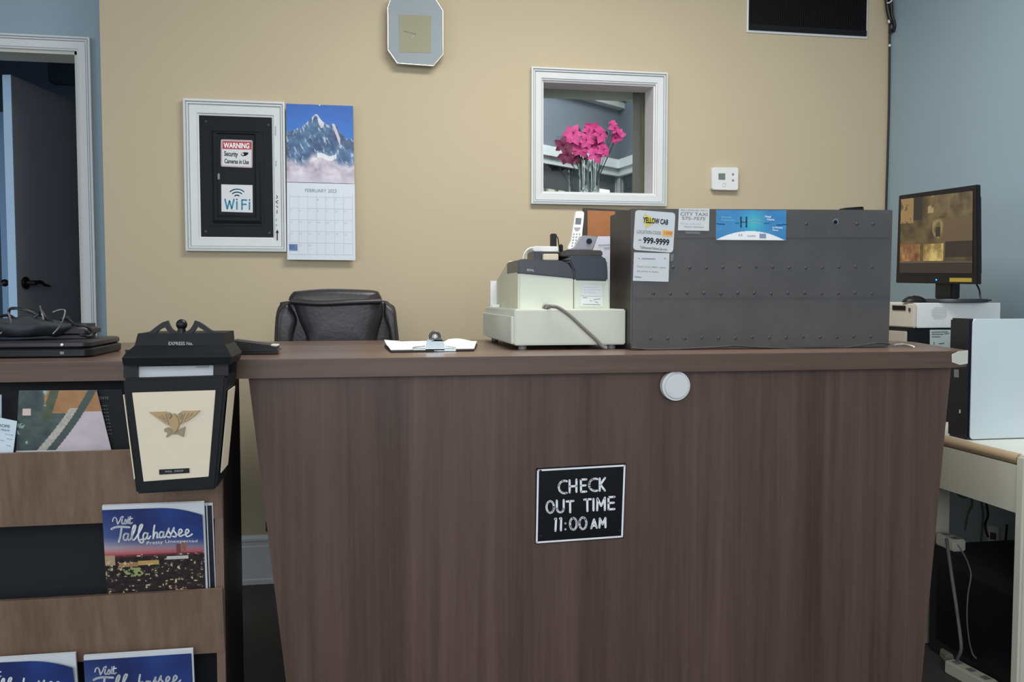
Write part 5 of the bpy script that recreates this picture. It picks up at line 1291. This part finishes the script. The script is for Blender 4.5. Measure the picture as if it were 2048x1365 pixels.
for j in range(9):
    for i in range(13):
        x = 1864+i*2.35+(1.2 if j % 2 else 0); y = 616+j*2.7
        if abs(i-6)+abs(j-4)*1.1 > 8.5: continue
        bm.faces.new([bm.verts.new(Wd(x+.75*math.cos(t), y+.75*math.sin(t))) for t in [k*math.pi/3 for k in range(6)]])
obj('vent_holes', bm, mat('vent_hole_grey', (140, 144, 146), .7), dc, kind='stuff')
# monitor (faces the clerk's side)
XM = 1.95; Wm = PX(XM)
zfoot = zd1
mn = thing('monitor', 'black computer monitor showing camera footage on the white case', 'monitor', (XM, 2.73, zfoot))
mo = [(1797.5, 391.5), (1953, 369.5), (1954.5, 569), (1791.5, 566)]
obj('bezel', prism([Wm(*p) for p in mo], (.016, 0, 0), .002), m_black, mn)
c = sum([Wm(*p) for p in mo], Vector())/4
obj('rear_cover', prism([c+(Wm(*p)-c)*.82+Vector((.016, 0, 0)) for p in mo], (.035, 0, 0), .006), m_dgrey, mn)
def foot(u, v):
    n = fbm(u*7, v*6); n2 = fbm(u*18+3, v*9+4)
    c = lerp((52, 40, 24), (120, 100, 62), n*1.5-.2)
    if v < .42: c = lerp(c, (150, 134, 100), .5*max(0, n2*2-.7)); 
    if .18 < u < .30 and v < .30: c = (34, 28, 24)
    if u < .18 and v < .33 and n2 > .4: c = (158, 128, 82)
    if .38 < u < .46 and v < .22: c = (176, 152, 106) if n2 > .45 else c
    if u > .55 and .30 < v < .60: c = lerp((110, 90, 64), (96, 80, 58), v)
    if u > .62 and .60 < v < .80: c = (38, 30, 28)
    if .44 < u < .60 and .30 < v < .60: c = lerp(c, (176, 160, 104), max(0, 1-abs(math.hypot((u-.52)*1.6, v-.43)-.10+(n2-.5)*.12)*22)*.8)
    if abs(u-.52) < .035 and abs(v-.47) < .06: c = (40, 32, 28)
    if .0 < u < .28 and .62 < v < .85: c = lerp((96, 54, 32), (186, 138, 80), n2*1.6-.3)
    if .32 < u < .60 and .62 < v < .84: c = lerp((120, 96, 50), (224, 196, 120), n2*2-.5)
    if v > .86: c = (44, 36, 34)
    if .85 < v < .87: c = (90, 86, 84)
    return c
Wm2 = PX(XM-.0012)
picture('screen', [(1802, 399), (1945.5, 382), (1944.5, 547), (1799, 546)], Wm2, foot, 90, 90, SCREEN, mn, label='lit screen with brown camera views')
obj('power_light', cyl(Wm2(1872.5, 560), (1, 0, 0), .0028, .002, 10), mat('blue_led', (40, 120, 255), .4, emit=2.5), mn)
obj('yellow_label', prism([Wm2(1899, 556), Wm2(1943, 556.5), Wm2(1943, 564.5), Wm2(1899, 564)], (.001, 0, 0)), mat('yellow_sticker', (176, 152, 60), .6), mn)
mc = Wm(1880, 585)
ym0 = Wm(1864, 580).y; ym1 = Wm(1897, 580).y
obj('stand_neck', box(XM+.010, XM+.045, min(ym0, ym1), max(ym0, ym1), zfoot+.012, c.z, .004), m_black, mn)
bm = bmesh.new(); ym = (ym0+ym1)/2
prism([(XM-.075+(.0)+.0, ym, 0)]*0 or [(XM+.03+.13*math.cos(t), ym+.115*math.sin(t), zfoot+.001) for t in [i*2*math.pi/28 for i in range(28)]], (0, 0, .012), .003, bm)
obj('stand_base', bm, m_dgrey, mn, smooth=40)
obj('monitor_cable', tube([Wm(1935, 566)+Vector((.03, 0, 0)), Wm(1942, 580)+Vector((.03, 0, 0)), Wm(1952, 600)+Vector((.02, 0, -.0)), Wm(1954, 601)+Vector((.05, 0, 0))], .003), m_cable, mn, smooth=60)
# mouse
msy = YQ+.05; p0 = at(1806, 604, Y=msy); p1 = at(1851, 604, Y=msy)
mx_ = max((p0.x+p1.x)/2, dx0_+.03)
ms = ball((mx_, msy, zd1), 1, ((p1.x-p0.x)/2, .03, .024), 12)
for v in ms.verts:
    v.co.z = max(v.co.z, zd1+.0008)
mg = thing('computer_mouse', 'black computer mouse beside the monitor foot on the white case', 'mouse', (mx_, msy, zd1))
obj('mouse_shell', ms, m_black, mg, smooth=60)
obj('scroll_wheel', cyl((mx_-.012, msy-.004, zd1+.0225), (0, 1, 0), .004, .004, 12), m_grey, mg, smooth=40)
# white cable on the counter end
wcab = tube([at(x, y, Z=ZC+.004) if y > 688 else at(x, y, Y=2.2) for x, y in [(1790, 690), (1806, 689), (1820, 691.5), (1828, 694)]], .0025)
for v in wcab.verts: v.co.z = max(v.co.z, ZC+.0006)
obj('white_cable', wcab, m_wplastic, None, smooth=60, label='short white cable on the countertop right of the wooden box', cat='cable')
